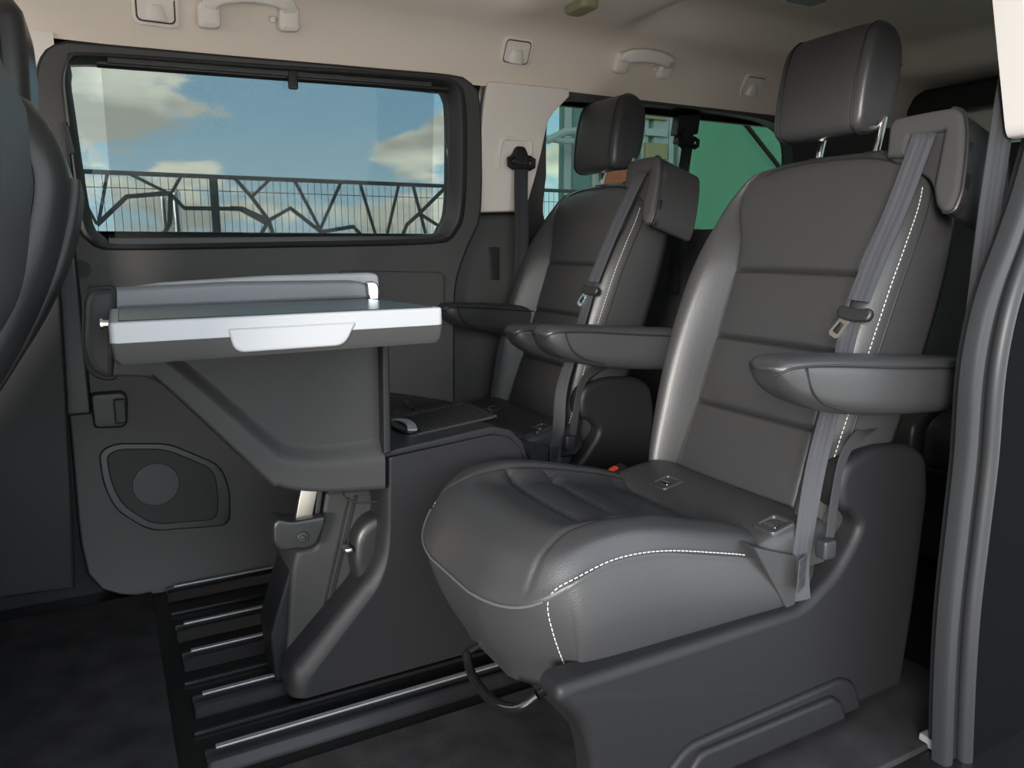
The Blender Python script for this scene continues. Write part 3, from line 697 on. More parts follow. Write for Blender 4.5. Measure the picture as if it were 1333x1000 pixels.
    for sg in (-1, 1):
        ao = V((.014, 0, .007)) if sg < 0 else V((-.022, 0, 0))
        y0 = CY+sg*.298; m = MB(); rings = []
        for x in [.831, .833, .838, .845, .855, .87, .885, .905, .93, .96, 1.0, 1.05, 1.1, 1.15, 1.2, 1.25, 1.3, 1.34, 1.36]:
            zt, zb = sinterp(x, TOP), sinterp(x, BOT); hw = .044*math.sqrt(max(.04, min(1, 1-((.865-min(x, .865))/.036)**2)))
            c = (zt+zb)/2; hz = (zt-zb)/2; r = []
            for k in range(36):
                a = 2*math.pi*k/36; ca, sa = math.cos(a), math.sin(a); e = 2/3.6
                r.append(V((x, y0+hw*math.copysign(abs(ca)**e, ca)*(1-.22*max(0, -sa)), c+hz*math.copysign(abs(sa)**e, sa))))
            rings.append([p+ao for p in r])
        m.loft(rings); ar = m.build('armrest', LEATHER, root, ang=70)
        for q in (-1, 1):
            m = MB(); P = [V((x, y0+q*.0442*math.sqrt(max(.05, min(1, 1-((.865-min(x, .865))/.036)**2))), sinterp(x, TOP)-.012-.004*sstep(.9, 1.1, x))) for x in [.834, .84, .85, .87, .90, .95, 1.0, 1.1, 1.2, 1.3, 1.355]]
            m.tube([p+ao for p in spline(P, 3)], .0019, 6); m.build('piping', RUBBER, ar); m = MB()
            P = [ao+V((x, y0+q*(.0442-k), z)) for x, z, k in ((.875, .698, 0), (.884, .675, .0006), (.90, .655, .002), (.93, .638, .0065), (.98, .624, .009))]
            m.tube(spline(P, 4), .0019, 6); m.build('piping', RUBBER, ar)
        m = MB(); m.tube([V((1.27, CY+sg*.24, .63)), V((1.27, CY+sg*.285, .63))], .026, 16); m.build('armrest_pivot', BLACK, root)
    # belt: shoulder run, tongue, lap run down to the floor anchor
    P = [bpx(1204, 172, .004), bpx(1198, 190, .024), bpx(1168, 270, .056), bpx(1142, 330, .066), bpx(1118, 392, .076)]
    q = [V((0, -1, -.05)), V((0, -1, -.08)), V((0, -1, -.12)), V((0, -1, -.12)), V((0, -1, -.10))]
    m = MB(); PP = spline(P, 6); m.sweep(PP, WEB, V((.12, -1, -.22)), True, [.82]*len(PP)); bt = m.build('shoulder_belt', BELT, root)
    P = [bpx(1112, 408, .076), bpx(1102, 445, .078), bpx(1082, 530, .09), bpx(1062, 610, .10), on_y(1048, 690, .835), on_y(1041, 740, .828), on_y(1042, 782, .826)]
    PP = spline(P, 6); m = MB(); n = len(PP)
    m.sweep(PP, WEB, [V((.10, -1, -.25)).lerp(V((.95, -.45, -.35)), sstep(.25, .75, i/n)) for i in range(n)], True, [.66 if i < n*.6 else .66+.2*(i/n-.6) for i in range(n)]); m.build('lap_belt', BELT, root)
    c = on_y(1043, 745, .820); nx = V((.75, -.25, 0)).normalized()
    FL = (c+V((-.004, -.004, 0)), V((.93, .36, 0)), V((0, 0, 1)), V((.36, -.93, 0)))
    m = MB(); m.prism(rrect(-.018, -.030, .018, .030, .002, 2), FL, 0, .0016, .0005, 1); lab = m.build('belt_label', BELT, root)
    m = MB()
    for k in range(8): m.box((random.uniform(-.002, .002), .024-.0065*k, .0019), (.028-.004*(k % 3), .0026, .0006), .0002, FL)
    tag(m.build('label_print', PRINT, lab), kind='stuff')
    FT = (bpx(1113, 408, .079), V((.10, -1, -.10)).normalized(), TS.copy(), TN.copy())
    FT = (FT[0], FT[1], (TS-FT[1]*TS.dot(FT[1])).normalized(), TN)
    m = MB(); m.prism(rpoly([(-.031, -.004), (-.026, .010), (-.010, .008), (.010, .008), (.026, .013), (.034, .004), (.031, -.010), (.012, -.014), (-.004, -.016), (-.022, -.014)], .006, 3), FT, -.004, .008, .004, 3, True); tg = m.build('belt_tongue', BLACK, bt)
    d1 = V((-.38, -1)).normalized(); d2 = V((d1.y, -d1.x))
    def q2(a, b): return tuple(V((-.010, -.010))+d1*a-d2*b)
    m = MB(); o = [q2(0, -.010), q2(0, .010), q2(.036, .011), q2(.040, .006), q2(.040, -.006), q2(.036, -.011)]; i = [q2(.012, -.005), q2(.012, .005), q2(.030, .006), q2(.032, .004), q2(.032, -.004), q2(.030, -.006)]
    m.loft([[FT[0]+FT[1]*p[0]+FT[2]*p[1]+FT[3]*h for p in L_] for L_, h in ((o, .000), (o, .003), (i, .003), (i, .000), (o, .000))], True, False, False); tag(m.build('tongue_plate', CHROME, tg), 'steel latch plate')
    # recliner strap with grey knob, buckle with red button
    a = on_y(1075, 714, .80); m = MB(); m.box((0, 0, 0), (.030, .024, .034), .006, (a, V((1, 0, 0)), V((0, 1, 0)), V((0, 0, 1)))); kn = m.build('recline_knob', SEALM, root)
    m = MB(); m.sweep(spline([on_y(1080, 700, .805), on_y(1088, 640, .815), on_y(1100, 590, .82), on_y(1125, 562, .83), on_y(1160, 552, .86)], 5), rrect(-.010, -.0015, .010, .0015, .0006, 1), X); m.build('recline_strap', BELTD, root)
    c = on_y(800, 611, 1.385); fb = (c, V((.8, 0, .35)).normalized(), V((0, 1, 0)), V((-.35, 0, .8)).normalized())
    m = MB(); m.box((0, 0, -.01), (.055, .030, .022), .006, fb); bu = m.build('buckle', BLACK, root); m = MB(); m.tube([c+V((.02, 0, -.02)), V((c.x+.06, c.y-.01, .20))], .009, 8); m.build('buckle_stalk', BLACK, bu)
    m = MB(); m.box((-.008, 0, .002), (.030, .018, .006), .002, fb); tag(m.build('buckle_button', RED, bu), 'bright red push button')
    return root
seat1 = make_seat()
seat2 = copy_tree(seat1); seat2.location.y += .80
seat2.name = 'captain_seat.001'
for c in [c for c in seat2.children]:
    if c.name.startswith('armrest') and 'pivot' not in c.name: c.location.z -= .025
    if c.name.startswith('armrest') and 'pivot' not in c.name and c.data.vertices[0].co.y > 0: c.location.y -= .09; c.location.x += .07; c.location.z += .025
seat2['label'] = 'black leather captain seat by the cream window pillar, half hidden behind the folding table console'
# ------------------------------------------------------------------ FOLDING TABLE CONSOLE
tb = empty('folding_table', (.30, 1.42, 0), 'dark table console with its white-rimmed leaf folded out, standing on the floor rails', 'table')
FY = fy(1.357)
# lower pedestal body facing the camera (hanging panel with a raised lower band)
po = pxz([(150, 405), (147, 490), (190, 491), (212, 502), (342, 622), (360, 632), (385, 638), (430, 640), (497, 637), (498, 500), (496, 400)], 1.357)
m = MB(); m.prism(rpoly(po, [.01, .01, .02, .03, .03, .02, .02, .02, .006, .01, .01], 4), FY, -.075, 0, .006, 4); pn = m.build('table_panel', PLAST2, tb, ang=50)
# recessed field: a raised band runs along the lower edge
band_o = [(186, 470), (150, 470), (147, 490), (190, 491), (212, 502), (342, 622), (360, 632), (385, 638), (430, 640), (497, 637)]
band_i = [(186, 447), (150, 447), (150, 447), (205, 452), (236, 464), (352, 560), (372, 572), (395, 576), (432, 575), (497, 566)]
A = spline([V((*p, 0)) for p in pxz(band_o[2:], 1.357)], 8); Bq = spline([V((*p, 0)) for p in pxz(band_i[2:], 1.357)], 8)
m = MB(); rows = []
for a, b in zip(A, Bq):
    r = []
    for k in range(15):
        t = k/14; q = a+(b-a)*t; h = .022*(sstep(-.02, .08, t))*(1-sstep(.55, 1.0, t))
        r.append(V((q.x, 1.358-h, q.y)))
    rows.append(r)
m.loft(rows, False); m.build('panel_band', PLAST2, pn, ang=80)
# end post on the left, narrow trim on the right
m = MB(); m.prism(rpoly(pxz([(112, 392), (118, 378), (150, 375), (152, 491), (135, 491), (118, 480), (110, 450)], 1.357), .012), FY, -.09, .012, .012, 4); m.build('end_post', PLAST2, tb, ang=50)
m = MB(); m.prism(rpoly(pxz([(107, 392), (113, 373), (152, 370), (154, 496), (132, 496), (114, 486), (106, 455)], 1.366), .014), fy(1.366), -.09, 0, .004, 3); m.build('end_gasket', RUBBER, tb)
m = MB(); m.prism(rpoly(pxz([(497, 395), (506, 395), (510, 590), (500, 592)], 1.33), .003), fy(1.33), -.10, 0, .004); m.build('edge_trim', CONSOLE, tb)
# hinge cover, white rear rim, pins
m = MB(); m.prism(rpoly(pxz([(136, 379), (150, 376), (300, 368), (465, 366), (478, 370), (480, 389), (140, 405)], 1.37), .006), fy(1.37), -.05, 0, .008, 4); hg = m.build('hinge_cover', HINGE, tb)
m = MB(); m.prism(rpoly(pxz([(138, 380), (152, 377), (210, 368), (350, 359), (484, 355), (493, 358), (495, 386), (480, 390), (140, 404)], 1.42), .008), fy(1.42), -.015, 0, .005, 3); m.build('rear_rim', WHITE, tb)
m = MB(); m.prism(rpoly(pxz([(478, 366), (488, 366), (494, 372), (494, 392), (480, 392)], 1.365), .006), fy(1.365), -.05, 0, .004); m.build('hinge_cap', CHROME, tb)
c = on_y(138, 422, 1.25); m = MB(); m.tube([c+V((-.006, 0, 0)), c+V((.02, 0, 0))], .006, 12); m.tube([c+V((-.0075, 0, 0)), c+V((-.004, 0, 0))], .0085, 12); m.build('hinge_pin', CHROME, tb)
# the leaf
zt = .785
corn = [on_z(140, 420, zt), on_z(577, 400, zt), on_z(484, 389, zt), on_z(143, 402, zt)]
c4 = [(corn[0].x, corn[0].y), (corn[1].x, corn[1].y), (corn[2].x, corn[2].y), (corn[3].x, corn[3].y)]
FT2 = (V((0, 0, 0)), V((1, 0, 0)), V((0, 1, 0)), V((0, 0, 1)))
def insq(P, d):
    c = V((sum(p[0] for p in P)/4, sum(p[1] for p in P)/4)); return [tuple(V(p)-(V(p)-c).normalized()*d*1.35) for p in P]
m = MB(); m.prism(rpoly(c4, .008, 3), FT2, zt-.030, zt, .004, 4, True); lf = m.build('table_leaf', WHITE, tb, ang=50)
m = MB(); m.prism(rpoly(insq(c4, .010), .006, 3), FT2, zt-.002, zt+.0012, .001, 1); tag(m.build('leaf_top', TOPM, lf), 'glossy dark top')
und = [V((p[0], p[1], 0)) for p in c4]
m = MB(); rings = []
for d, z in ((.0, zt-.026), (-.001, zt-.030), (.001, zt-.048), (.006, zt-.056)):
    rings.append([V((q[0], q[1], z)) for q in rpoly(insq(c4, d+.001), .006, 3)])
m.loft(rings); m.build('leaf_underside', PLAST2, lf)
tp = [on_y(x, y, corn[0].y) for x, y in ((297, 418), (300, 437), (308, 445), (440, 440), (455, 432), (462, 414))]
def edge_pt(px, zz):
    r = ray(px, 430); a, b = corn[0], corn[1]; n = V((-(b.y-a.y), b.x-a.x, 0)); p = on_plane(px, 430, a, n); return V((p.x, p.y, zz))
ea = (corn[1]-corn[0]).normalized(); en = V((ea.y, -ea.x, 0)); FE = (corn[0], ea, V((0, 0, 1)), en)
tab = [(edge_pt(px, 0)-corn[0]).dot(ea) for px in (296, 304, 448, 464)]
m = MB(); m.prism(rpoly([(tab[0], -.016), (tab[1], -.050), (tab[2], -.050), (tab[3], -.016)], [.004, .014, .014, .004], 4), FE, -.014, .003, .004, 3); m.build('leaf_handle', WHITE, lf)
# steel arm, clamp, leg
FA = fy(1.40)
m = MB(); m.prism(pxz([(392, 638), (414, 638), (402, 696), (381, 696)], 1.42), fy(1.42), -.012, 0, .002); m.build('steel_arm', STEEL, tb)
m = MB(); m.prism(pxz([(414, 638), (422, 638), (414, 696), (408, 696)], 1.42), fy(1.425), -.03, 0, .002); m.build('arm_guide', BLACK, tb)
m = MB(); m.prism(rpoly(pxz([(356, 684), (362, 676), (380, 680), (424, 672), (425, 680), (412, 712), (400, 716), (382, 716), (366, 720), (356, 708)], 1.40), .008), fy(1.40), -.05, 0, .006); cl = m.build('arm_clamp', BLACK, tb)
c = pxz([(394, 699)], 1.40)[0]; m = MB(); m.prism(circ(.011, 20, *c), fy(1.40), -.002, .005, .002); m.prism(circ(.005, 6, *c), fy(1.40), .004, .008, .001, 1); m.build('clamp_bolt', SEALM, cl)
m = MB(); m.prism(rpoly(pxz([(424, 640), (485, 636), (495, 660), (470, 720), (425, 830), (402, 880), (385, 905), (372, 880), (380, 745), (386, 718), (412, 714)], 1.43), .012), fy(1.43), -.14, 0, .010, 4); lg = m.build('pedestal', PLAST2, tb, ang=50)
m = MB(); a, b = pxz([(462, 645), (422, 815)], 1.43); m.tube([V((a[0], 1.428, a[1])), V((b[0], 1.428, b[1]))], .003, 6); m.build('pedestal_rib', BLACK, lg); m = MB(); a, b = pxz([(453, 648), (416, 812)], 1.43); m.tube([V((a[0], 1.428, a[1])), V((b[0], 1.428, b[1]))], .002, 6); m.build('pedestal_rib', BLACK, lg)
m = MB(); m.prism(rpoly(pxz([(378, 740), (384, 740), (376, 870), (368, 898), (360, 895), (352, 830), (360, 800)], 1.45), .008), fy(1.45), -.11, 0, .006); m.build('pedestal_foot', CONSOLE, lg)
c = pxz([(371, 808)], 1.45)[0]; m = MB(); m.prism(circ(.004, 10, *c), fy(1.45), 0, .0012, .0004); m.build('foot_hole', RUBBER, lg)
m = MB(); a = [on_y(*p) for p in ((500, 672, 1.38), (476, 680, 1.38), (462, 705, 1.38), (462, 740, 1.38), (470, 765, 1.38))]
m.prism(rpoly(pxz([(505, 668), (478, 678), (463, 700), (460, 735), (470, 775), (505, 780)], 1.385), .03), fy(1.385), -.10, 0, .018, 4); m.build('drum_cover', BLACK, tb)
m = MB(); m.box(on_y(452, 715, 1.40), (.016, .03, .012), .003); m.build('release_clip', CHROME, tb)
m = MB(); m.tube(spline([on_y(*p) for p in ((446, 642, 1.40), (452, 650, 1.39), (470, 655, 1.385), (492, 652, 1.385))], 5), .002, 6); m.build('cable', RUBBER, tb)
m = MB(); m.prism(pxz([(428, 640), (473, 635), (473, 639), (428, 645)], 1.40), fy(1.40), -.05, 0, .001); m.build('panel_lip', RUBBER, tb)
# console body, side panel, lid with tambour
rt_ = [(640, 566), (662, 568), (676, 580), (685, 605), (688, 640), (688, 700), (640, 862), (608, 878)]
lo_ = [(388, 934), (379, 922), (379, 890), (383, 876), (485, 752), (496, 725), (500, 690), (501, 596)]
li_ = [(404, 929), (399, 918), (399, 898), (404, 886), (494, 766), (505, 735), (509, 700), (509, 596)]
rr = [.03, .02, .03, .03, .02, .02, .02, .006, .008, .012, .01, .02, .05, .03, .03, .004]
def bo_(left, y): return [V((a, y, max(b, .022))) for a, b in rpoly([(a, max(b, .022)) for a, b in pxz(rt_+left, 1.345)], rr, 5)]
oo, ii = bo_(lo_, 1.0), bo_(li_, 1.0)
m = MB(); m.loft([[V((p.x+(q.x-p.x)*t, y, p.z+(q.z-p.z)*t)) for p, q in zip(oo, ii)] for t, y in ((0, 1.43), (0, 1.374), (.06, 1.366), (.25, 1.357), (.55, 1.350), (.85, 1.346), (1.0, 1.345))]); bd = m.build('console_body', CONSOLE, tb, ang=60)
m = MB(); m.prism(rpoly([(.475, .022), (.475, .476), (.66, .475), (.715, .42), (.715, .022)], .02), fy(1.40), -.19, 0, .004); m.build('console_core', CONSOLE, tb)
ld = pxz([(500, 588), (640, 555), (664, 559), (680, 574), (690, 605), (691, 606), (685, 607), (676, 582), (662, 570), (640, 566), (501, 596)], 1.343)
m = MB(); m.prism(ld, fy(1.341), -.255, 0, .004, 3, True); ldo = m.build('console_lid', CONSOLE, tb, ang=50)
zl = lambda x: ld[0][1]+(ld[1][1]-ld[0][1])*(x-ld[0][0])/(ld[1][0]-ld[0][0])
m = MB(); x = .555; i = 0
while x < .72:
    m = MB(); m.box((x, 1.475, zl(x)+.001), (.0075, .150, .006), .0015); m.build('tambour_slat', BLACK, ldo); x += .009

c0 = V((.530, 1.470, zl(.53)+.004)); m = MB(); m.prism([(.030*math.cos(a)*.6-.0, .050*math.sin(a)) for a in [math.pi/2+math.pi*k/12 for k in range(13)]]+[(.012, -.050), (.012, .050)], (c0+V((0, 0, 0)), V((1, 0, 0)), V((0, 1, 0)), V((0, 0, 1))), -.003, .004, .002); m.build('handle_cup', BLACK, ldo)
m = MB(); m.sweep(spline([V((c0.x+.004, c0.y-.052, c0.z+.004)), V((c0.x+.012, c0.y-.02, c0.z+.008)), V((c0.x+.012, c0.y+.02, c0.z+.008)), V((c0.x+.004, c0.y+.052, c0.z+.004))], 5), rrect(-.010, -.002, .010, .002, .001, 1), V((1, 0, 0))); tag(m.build('lid_handle', STRIP, ldo), 'metallic lid handle')
for a, b in (((.535, 1.553), (.71, 1.553)), ((.535, 1.397), (.71, 1.397))): m = MB(); m.tube([V((a[0], a[1], zl(a[0])+.002)), V((b[0], b[1], zl(b[0])+.002))], .003, 6); m.build('lid_bead', SEALM, ldo)

# ------------------------------------------------------------------ FRONT SEATS (seen from behind)
def front_seat(label, ya, yb, bpx_, hpx, sh=None):
    r = empty('front_seat', (-.35, (ya+yb)/2, 0), label, 'seat', 'front row seats')
    yc_ = (ya+yb)/2; hw = (yb-ya)/2; Yv = V((0, 1, 0))
    def contour(px, y): return spline([V((on_y(a, b, y).x, yc_, on_y(a, b, y).z)) for a, b in px], 4)
    bl = contour(bpx_, yb-.03); T = .062
    P = [V((p.x-T, p.y, p.z)) for p in bl]; P = [P[0]+V((-.045, 0, .040)), P[0]+V((-.030, 0, .034)), P[0]+V((-.012, 0, .020))]+P
    sec = rrect(-hw, -T, hw, T, .050, 6); sc = [.74, .90, .975]+[1]*len(bl); sc[-1] = .9
    m = MB(); m.sweep(P, sec, Yv, True, sc); b = m.build('backrest', LEATHER, r, ang=70)
    for sg in (-1, 1):
        m = MB(); m.tube([p+V((.012, sg*(hw+.0006)*s, 0)) for p, s in zip(P[3:-1], sc[3:-1])], .0028, 6); m.build('piping', RUBBER, b)
    m = MB(); m.sweep([p+V((T+.004, 0, 0)) for p in P[9:-3]], rrect(-hw*.80, -.010, hw*.80, .010, .008, 3), Yv); m.build('back_shell', PLASTIC, r)
    hl = contour(hpx, yc_+.11); H = [V((p.x-.048, p.y, p.z)) for p in hl]; H = [H[0]+V((-.012, 0, .030)), H[0]+V((-.005, 0, .018))]+H+[H[-1]+V((-.004, 0, -.018)), H[-1]+V((-.010, 0, -.028))]
    hs = [.55, .86]+[1]*len(hl)+[.88, .6]
    m = MB(); m.sweep(H, rrect(-.13, -.048, .13, .048, .030, 5), Yv, True, hs); h = m.build('headrest', LEATHER, r, ang=70)
    m = MB(); m.tube([p+V((.010, -.1306*s, 0)) for p, s in zip(H[1:-1], hs[1:-1])], .0026, 6); m.build('piping', RUBBER, h)
    for y in (-.07, .07): m = MB(); m.tube([H[-1]+V((0, y, .02)), P[1]+V((0, y, -.06))], .008, 10); m.build('headrest_post', CHROME, r)
    m = MB(); m.prism(rpoly([(-.85, .30), (-.85, .42), (-.40, .40), (-.25, .38), (-.25, .30)], .04), fy(ya), -(yb-ya), 0, .03, 4, True); m.build('seat_cushion', LEATHER, r)
    m = MB(); m.box((-.52, (ya+yb)/2, .162), (.45, yb-ya-.10, .30), .03); m.build('seat_base', PLASTIC, r)
    return r
front_seat('black leather front seat seen from behind, farther one below the far wall window edge', 1.42, 1.90,
           [(84, 214), (97, 240), (100, 266), (92, 312), (78, 356), (52, 410), (20, 462), (-30, 540), (-70, 600), (-110, 680)],
           [(44, 62), (48, 90), (51, 130), (53, 178)])
front_seat('black leather front seat cropped by the left photo edge, nearest one, dark and close', .80, 1.26,
           [(2, 84), (15, 120), (23, 170), (26, 220), (24, 310), (12, 380), (-20, 440), (-70, 520), (-140, 620)],
           [(-26, -110), (-20, -60), (-16, -10), (-14, 20)])

# ------------------------------------------------------------------ REAR BENCH
rb = empty('rear_bench', (2.2, 1.45, 0), 'black third row bench seat in the dark behind the captain seats', 'bench')
for k, (y0, y1) in enumerate(((.80, 1.22), (1.24, 1.66), (1.68, 2.10))):
    m = MB(); m.prism(rpoly([(1.93, .28), (1.93, .40), (2.0, .44), (2.45, .41), (2.45, .28)], .04), fy(y0), -(y1-y0), 0, .02, 3, True); m.build('seat_cushion', LEATHER, rb)
    m = MB(); m.prism(rpoly([(2.36, .42), (2.48, .42), (2.66, .98), (2.62, 1.01), (2.56, .99)], .04), fy(y0), -(y1-y0), 0, .03, 3, True); m.build('backrest', LEATHER, rb)
    m = MB(); m.prism(rpoly([(2.58, 1.05), (2.66, 1.05), (2.72, 1.20), (2.64, 1.22)], .03), fy(y0+.08), -(y1-y0-.16), 0, .03, 3, True); h = m.build('headrest', LEATHER, rb)
    for y in (y0+.15, y1-.15): m = MB(); m.tube([V((2.62, y, .98)), V((2.63, y, 1.08))], .007, 8); m.build('headrest_post', CHROME, h)
m = MB(); m.box((2.2, 1.45, .15), (.46, 1.26, .27), .02); m.build('bench_base', BLACK, rb)
m = MB(); m.box((2.35, 1.0, .42), (.05, .03, .03), .005); tag(m.build('buckle', RED, rb), 'orange-red buckle')
c = on_x(1222, 676, 1.92); m = MB(); m.box((c.x, c.y, c.z), (.012, .075, .016), .003); m.build('pull_bar', SEALM, rb)

# ------------------------------------------------------------------ BELTS ON THE BODY
def belt_anchor(name, px, py, yy, label, path, web, ks=1.0):
    c = on_y(px, py, yy); r = empty(name, (c.x, c.y, c.z), label, 'seat belt')
    F = (c, V((1, 0, 0)), V((0, 0, 1)), V((0, -1, 0)))
    k = ks
    m = MB(); m.prism(rpoly([(-.012*k, .022*k), (.012*k, .022*k), (.026*k, -.008*k), (.026*k, -.020*k), (-.026*k, -.020*k), (-.026*k, -.008*k)], .008*k), F, -.03, .014, .008, 4); m.build('belt_guide', BLACK, r)
    for sx in (-1, 1): m = MB(); m.tube([c+V((sx*.020*k, -.012, -.004*k)), c+V((sx*.034*k, -.014, -.010*k)), c+V((sx*.033*k, -.014, -.024*k)), c+V((sx*.020*k, -.014, -.030*k))], .0065*k, 8); m.build('guide_loop', RUBBER, r)
    m = MB(); m.tube([c+V((-.026*k, -.014, -.026*k)), c+V((.026*k, -.014, -.026*k))], .006*k, 8); m.build('guide_loop', RUBBER, r)
    m = MB(); m.sweep([c+V((0, -.012, -.012*k))]+path, WEB, V((1, 0, 0))); m.build('webbing', web, r)
    return r
belt_anchor('seat_belt', 676, 203, 2.078, 'grey seat belt hanging from the cream pillar between the side windows', [on_y(678, 250, 2.078), on_y(679, 300, 2.10), on_y(678, 340, 2.108), on_y(677, 420, 2.112)], BELT, 1.25)
rear_belt = belt_anchor('seat_belt', 893, 178, 2.07, 'black seat belt hanging across the rear side window, behind the far captain seat', [on_y(888, 230, 2.07), on_y(880, 300, 2.10), on_y(876, 380, 2.12)], BELTD, 1.2)
m = MB(); m.prism(rpoly(pxz([(884, 150), (912, 148), (908, 175), (880, 176)], 2.075), .006), fy(2.075), -.03, .004, .004); m.build('guide_cover', BLACK, rear_belt)
P = [on_y(1322, 60, .70), on_y(1306, 150, .70), on_y(1288, 270, .70), on_y(1272, 400, .70), on_y(1262, 500, .70)]
BELTN = BELTD; r = empty('seat_belt', P[0], 'dark seat belt strap running down beside the rear edge of the door opening', 'seat belt')
m = MB(); m.sweep(P, WEB, V((1, -.15, 0))); m.build('webbing', BELTD, r)
m = MB(); m.box(P[0]+V((0, 0, .02)), (.05, .03, .06), .01); m.build('belt_guide', BLACK, r)

# ------------------------------------------------------------------ HEADLINER FITTINGS
def hl_frame(px, py):
    best = None
    for (y0, z0), (y1, z1) in zip(HL, HL[1:]):
        n = V((0, -(z1-z0), (y1-y0))); n.normalize(); n = -n if n.z > 0 else n
        p = on_plane(px, py, V((0, y0, z0)), n); t = ((p.y-y0)*(y1-y0)+(p.z-z0)*(z1-z0))/((y1-y0)**2+(z1-z0)**2)
        if best is None or abs(t-.5) < best[0]: best = (abs(t-.5), p, n)
    p, n = best[1], best[2]; U = V((1, 0, 0)); W = n.cross(U)
    if W.z < 0: W = -W
    return (p, U, W, n)
BROWN = mat('shadow gap', (.05, .04, .033), .8)
def coat_hook(px, py, label):
    F = hl_frame(px, py); F = (F[0]+F[3]*.005, F[1], F[2], F[3]); r = empty('coat_hook', F[0], label, 'hook', 'coat hooks along the headliner')
    o = rrect(-.050, -.040, .050, .040, .015); i = rrect(-.042, -.032, .042, .032, .012); g = lambda P, h: [F[0]+F[1]*a+F[2]*b+F[3]*h for a, b in P]
    m = MB(); m.loft([g(o, -.004), g(o, .003), g([(a*.95, b*.95) for a, b in o], .005), g([(a*1.03, b*1.03) for a, b in i], .005), g(i, .002), g(i, -.002)], True, False, False); m.build('hook_bezel', CREAM, r)
    m = MB(); m.prism(rrect(-.046, -.036, .046, .036, .012), F, -.004, .0005, .0003, 1); m.build('hook_recess', BROWN, r)
    m = MB(); m.prism(rrect(-.039, -.029, .039, .029, .010), F, -.002, .004, .002); fl = m.build('hook_flap', CREAM, r)
    m = MB(); rings = []
    for k in range(8):
        t = k/7; w = .024-.011*t*t; rings.append([F[0]+F[2]*(-.028+.036*t)+F[1]*(w*math.cos(a))+F[3]*(.004+.014*(1-t*t)**.5*math.sin(a)) for a in [math.pi*j/10 for j in range(11)]])
    m.loft(rings, False); m.build('hook_bulge', CREAM, fl)
coat_hook(202, 10, 'cream coat hook by the top photo edge, left of the big grab handle')
coat_hook(672, 67, 'cream coat hook above the cream window pillar')
coat_hook(979, 112, 'cream coat hook farthest to the rear, left of the large headrest')
def grab_handle(pa, pb, drop, label, w=.032):
    Fa, Fb = hl_frame(*pa), hl_frame(*pb); r = empty('grab_handle', (Fa[0]+Fb[0])/2, label, 'handle', 'grab handles along the headliner')
    n = Fa[3]; a, b = Fa[0], Fb[0]; U = (b-a).normalized(); W = Fa[2]
    for e, s in ((a, 1), (b, -1)):
        m = MB(); m.box((0, .003, .012), (.052, .060, .034), .012, (e, U, W, n)); m.build('handle_mount', CREAM, r)
    up = W*drop; P = spline([a+U*.0+n*.016+up*.3, a+U*.006+n*.030+up*.75, a+U*.035+n*.036+up, (a+b)/2+n*.038+up*1.12, b-U*.035+n*.036+up, b-U*.006+n*.030+up*.75, b+n*.016+up*.3], 6)
    m = MB(); m.sweep(P, [(p[0]*1.0, p[1]) for p in rrect(-.010, -.019, .010, .019, .008, 3)], n); m.build('handle_grip', CREAM, r)
    c = b-U*.038+n*.014; m = MB(); m.box((0, 0, 0), (.014, .014, .014), .004, (c, U, W, n)); m.build('handle_clip', CREAM, r)
grab_handle((271, 22), (374, 27), .046, 'large cream grab handle above the sunshade window, cropped by the top photo edge')
grab_handle((806, 82), (862, 90), .036, 'cream grab handle above the far captain seat headrest')
c = on_z(1050, -5, 1.54); r = empty('ceiling_lamp', c, 'small roof lamp cropped by the top photo edge above the near headrest', 'lamp')
m = MB(); m.prism(rrect(-.07, -.045, .07, .045, .015), (c, V((1, 0, 0)), V((0, 1, 0)), V((0, 0, -1))), -.03, .010, .005); m.build('lamp_frame', CREAM, r)
m = MB(); m.prism(rrect(-.05, -.028, .05, .028, .01), (c, V((1, 0, 0)), V((0, 1, 0)), V((0, 0, -1))), .006, .014, .003); m.build('lamp_lens', WHITE, r)
c = on_z(757, 4, 1.50); r = empty('roof_fitting', (c.x, c.y, 1.50), 'small olive fitting hanging under the headliner at the top photo edge', 'roof fitting')
m = MB(); m.prism(rrect(-.028, -.05, .028, .05, .02), (c, V((1, 0, 0)), V((0, 1, 0)), V((0, 0, -1))), -.04, .022, .010); m.build('fitting_body', OLIVE, r)

# ------------------------------------------------------------------ OUTSIDE
GZ = -.50
m = MB(); m.box((10, 10, GZ-.05), (120, 100, .1), .01); S(m.build('ground', GROUND))
# fence
fe = empty('metal_fence', (1.5, 6, GZ), 'dark metal fence with slanting bars outside the sunshade window', 'fence')
def fp(px, py): return on_y(px, py, 6.0)
ztop = fp(300, 231).z
def bar(pts, r, name='fence_bar', y=0):
    r *= .62; m = MB(); P = [fp(a, b)+V((0, y, 0)) for a, b in pts]; m.sweep(P, rrect(-r, -r*.5, r, r*.5, r*.2, 1), V((0, -1, 0)).cross((P[-1]-P[0]).normalized())); return m.build(name, FENCEM, fe)
m = MB(); m.sweep([V((-9, 6, ztop)), V((4.0, 6, ztop))], rrect(-.015, -.014, .015, .014, .003, 1), V((0, 0, 1))); m.build('fence_rail', FENCEM, fe)
m = MB(); m.sweep([V((-9, 6, GZ+.15)), V((4.0, 6, GZ+.15))], rrect(-.015, -.014, .015, .014, .003, 1), V((0, 0, 1))); m.build('fence_rail', FENCEM, fe)
x0 = fp(280, 270).x
for k in range(-3, 2):
    m = MB(); m.box((x0+2.6*k, 6.0, (ztop+GZ)/2), (.055, .05, ztop-GZ), .006); m.build('fence_post', FENCEM, fe)
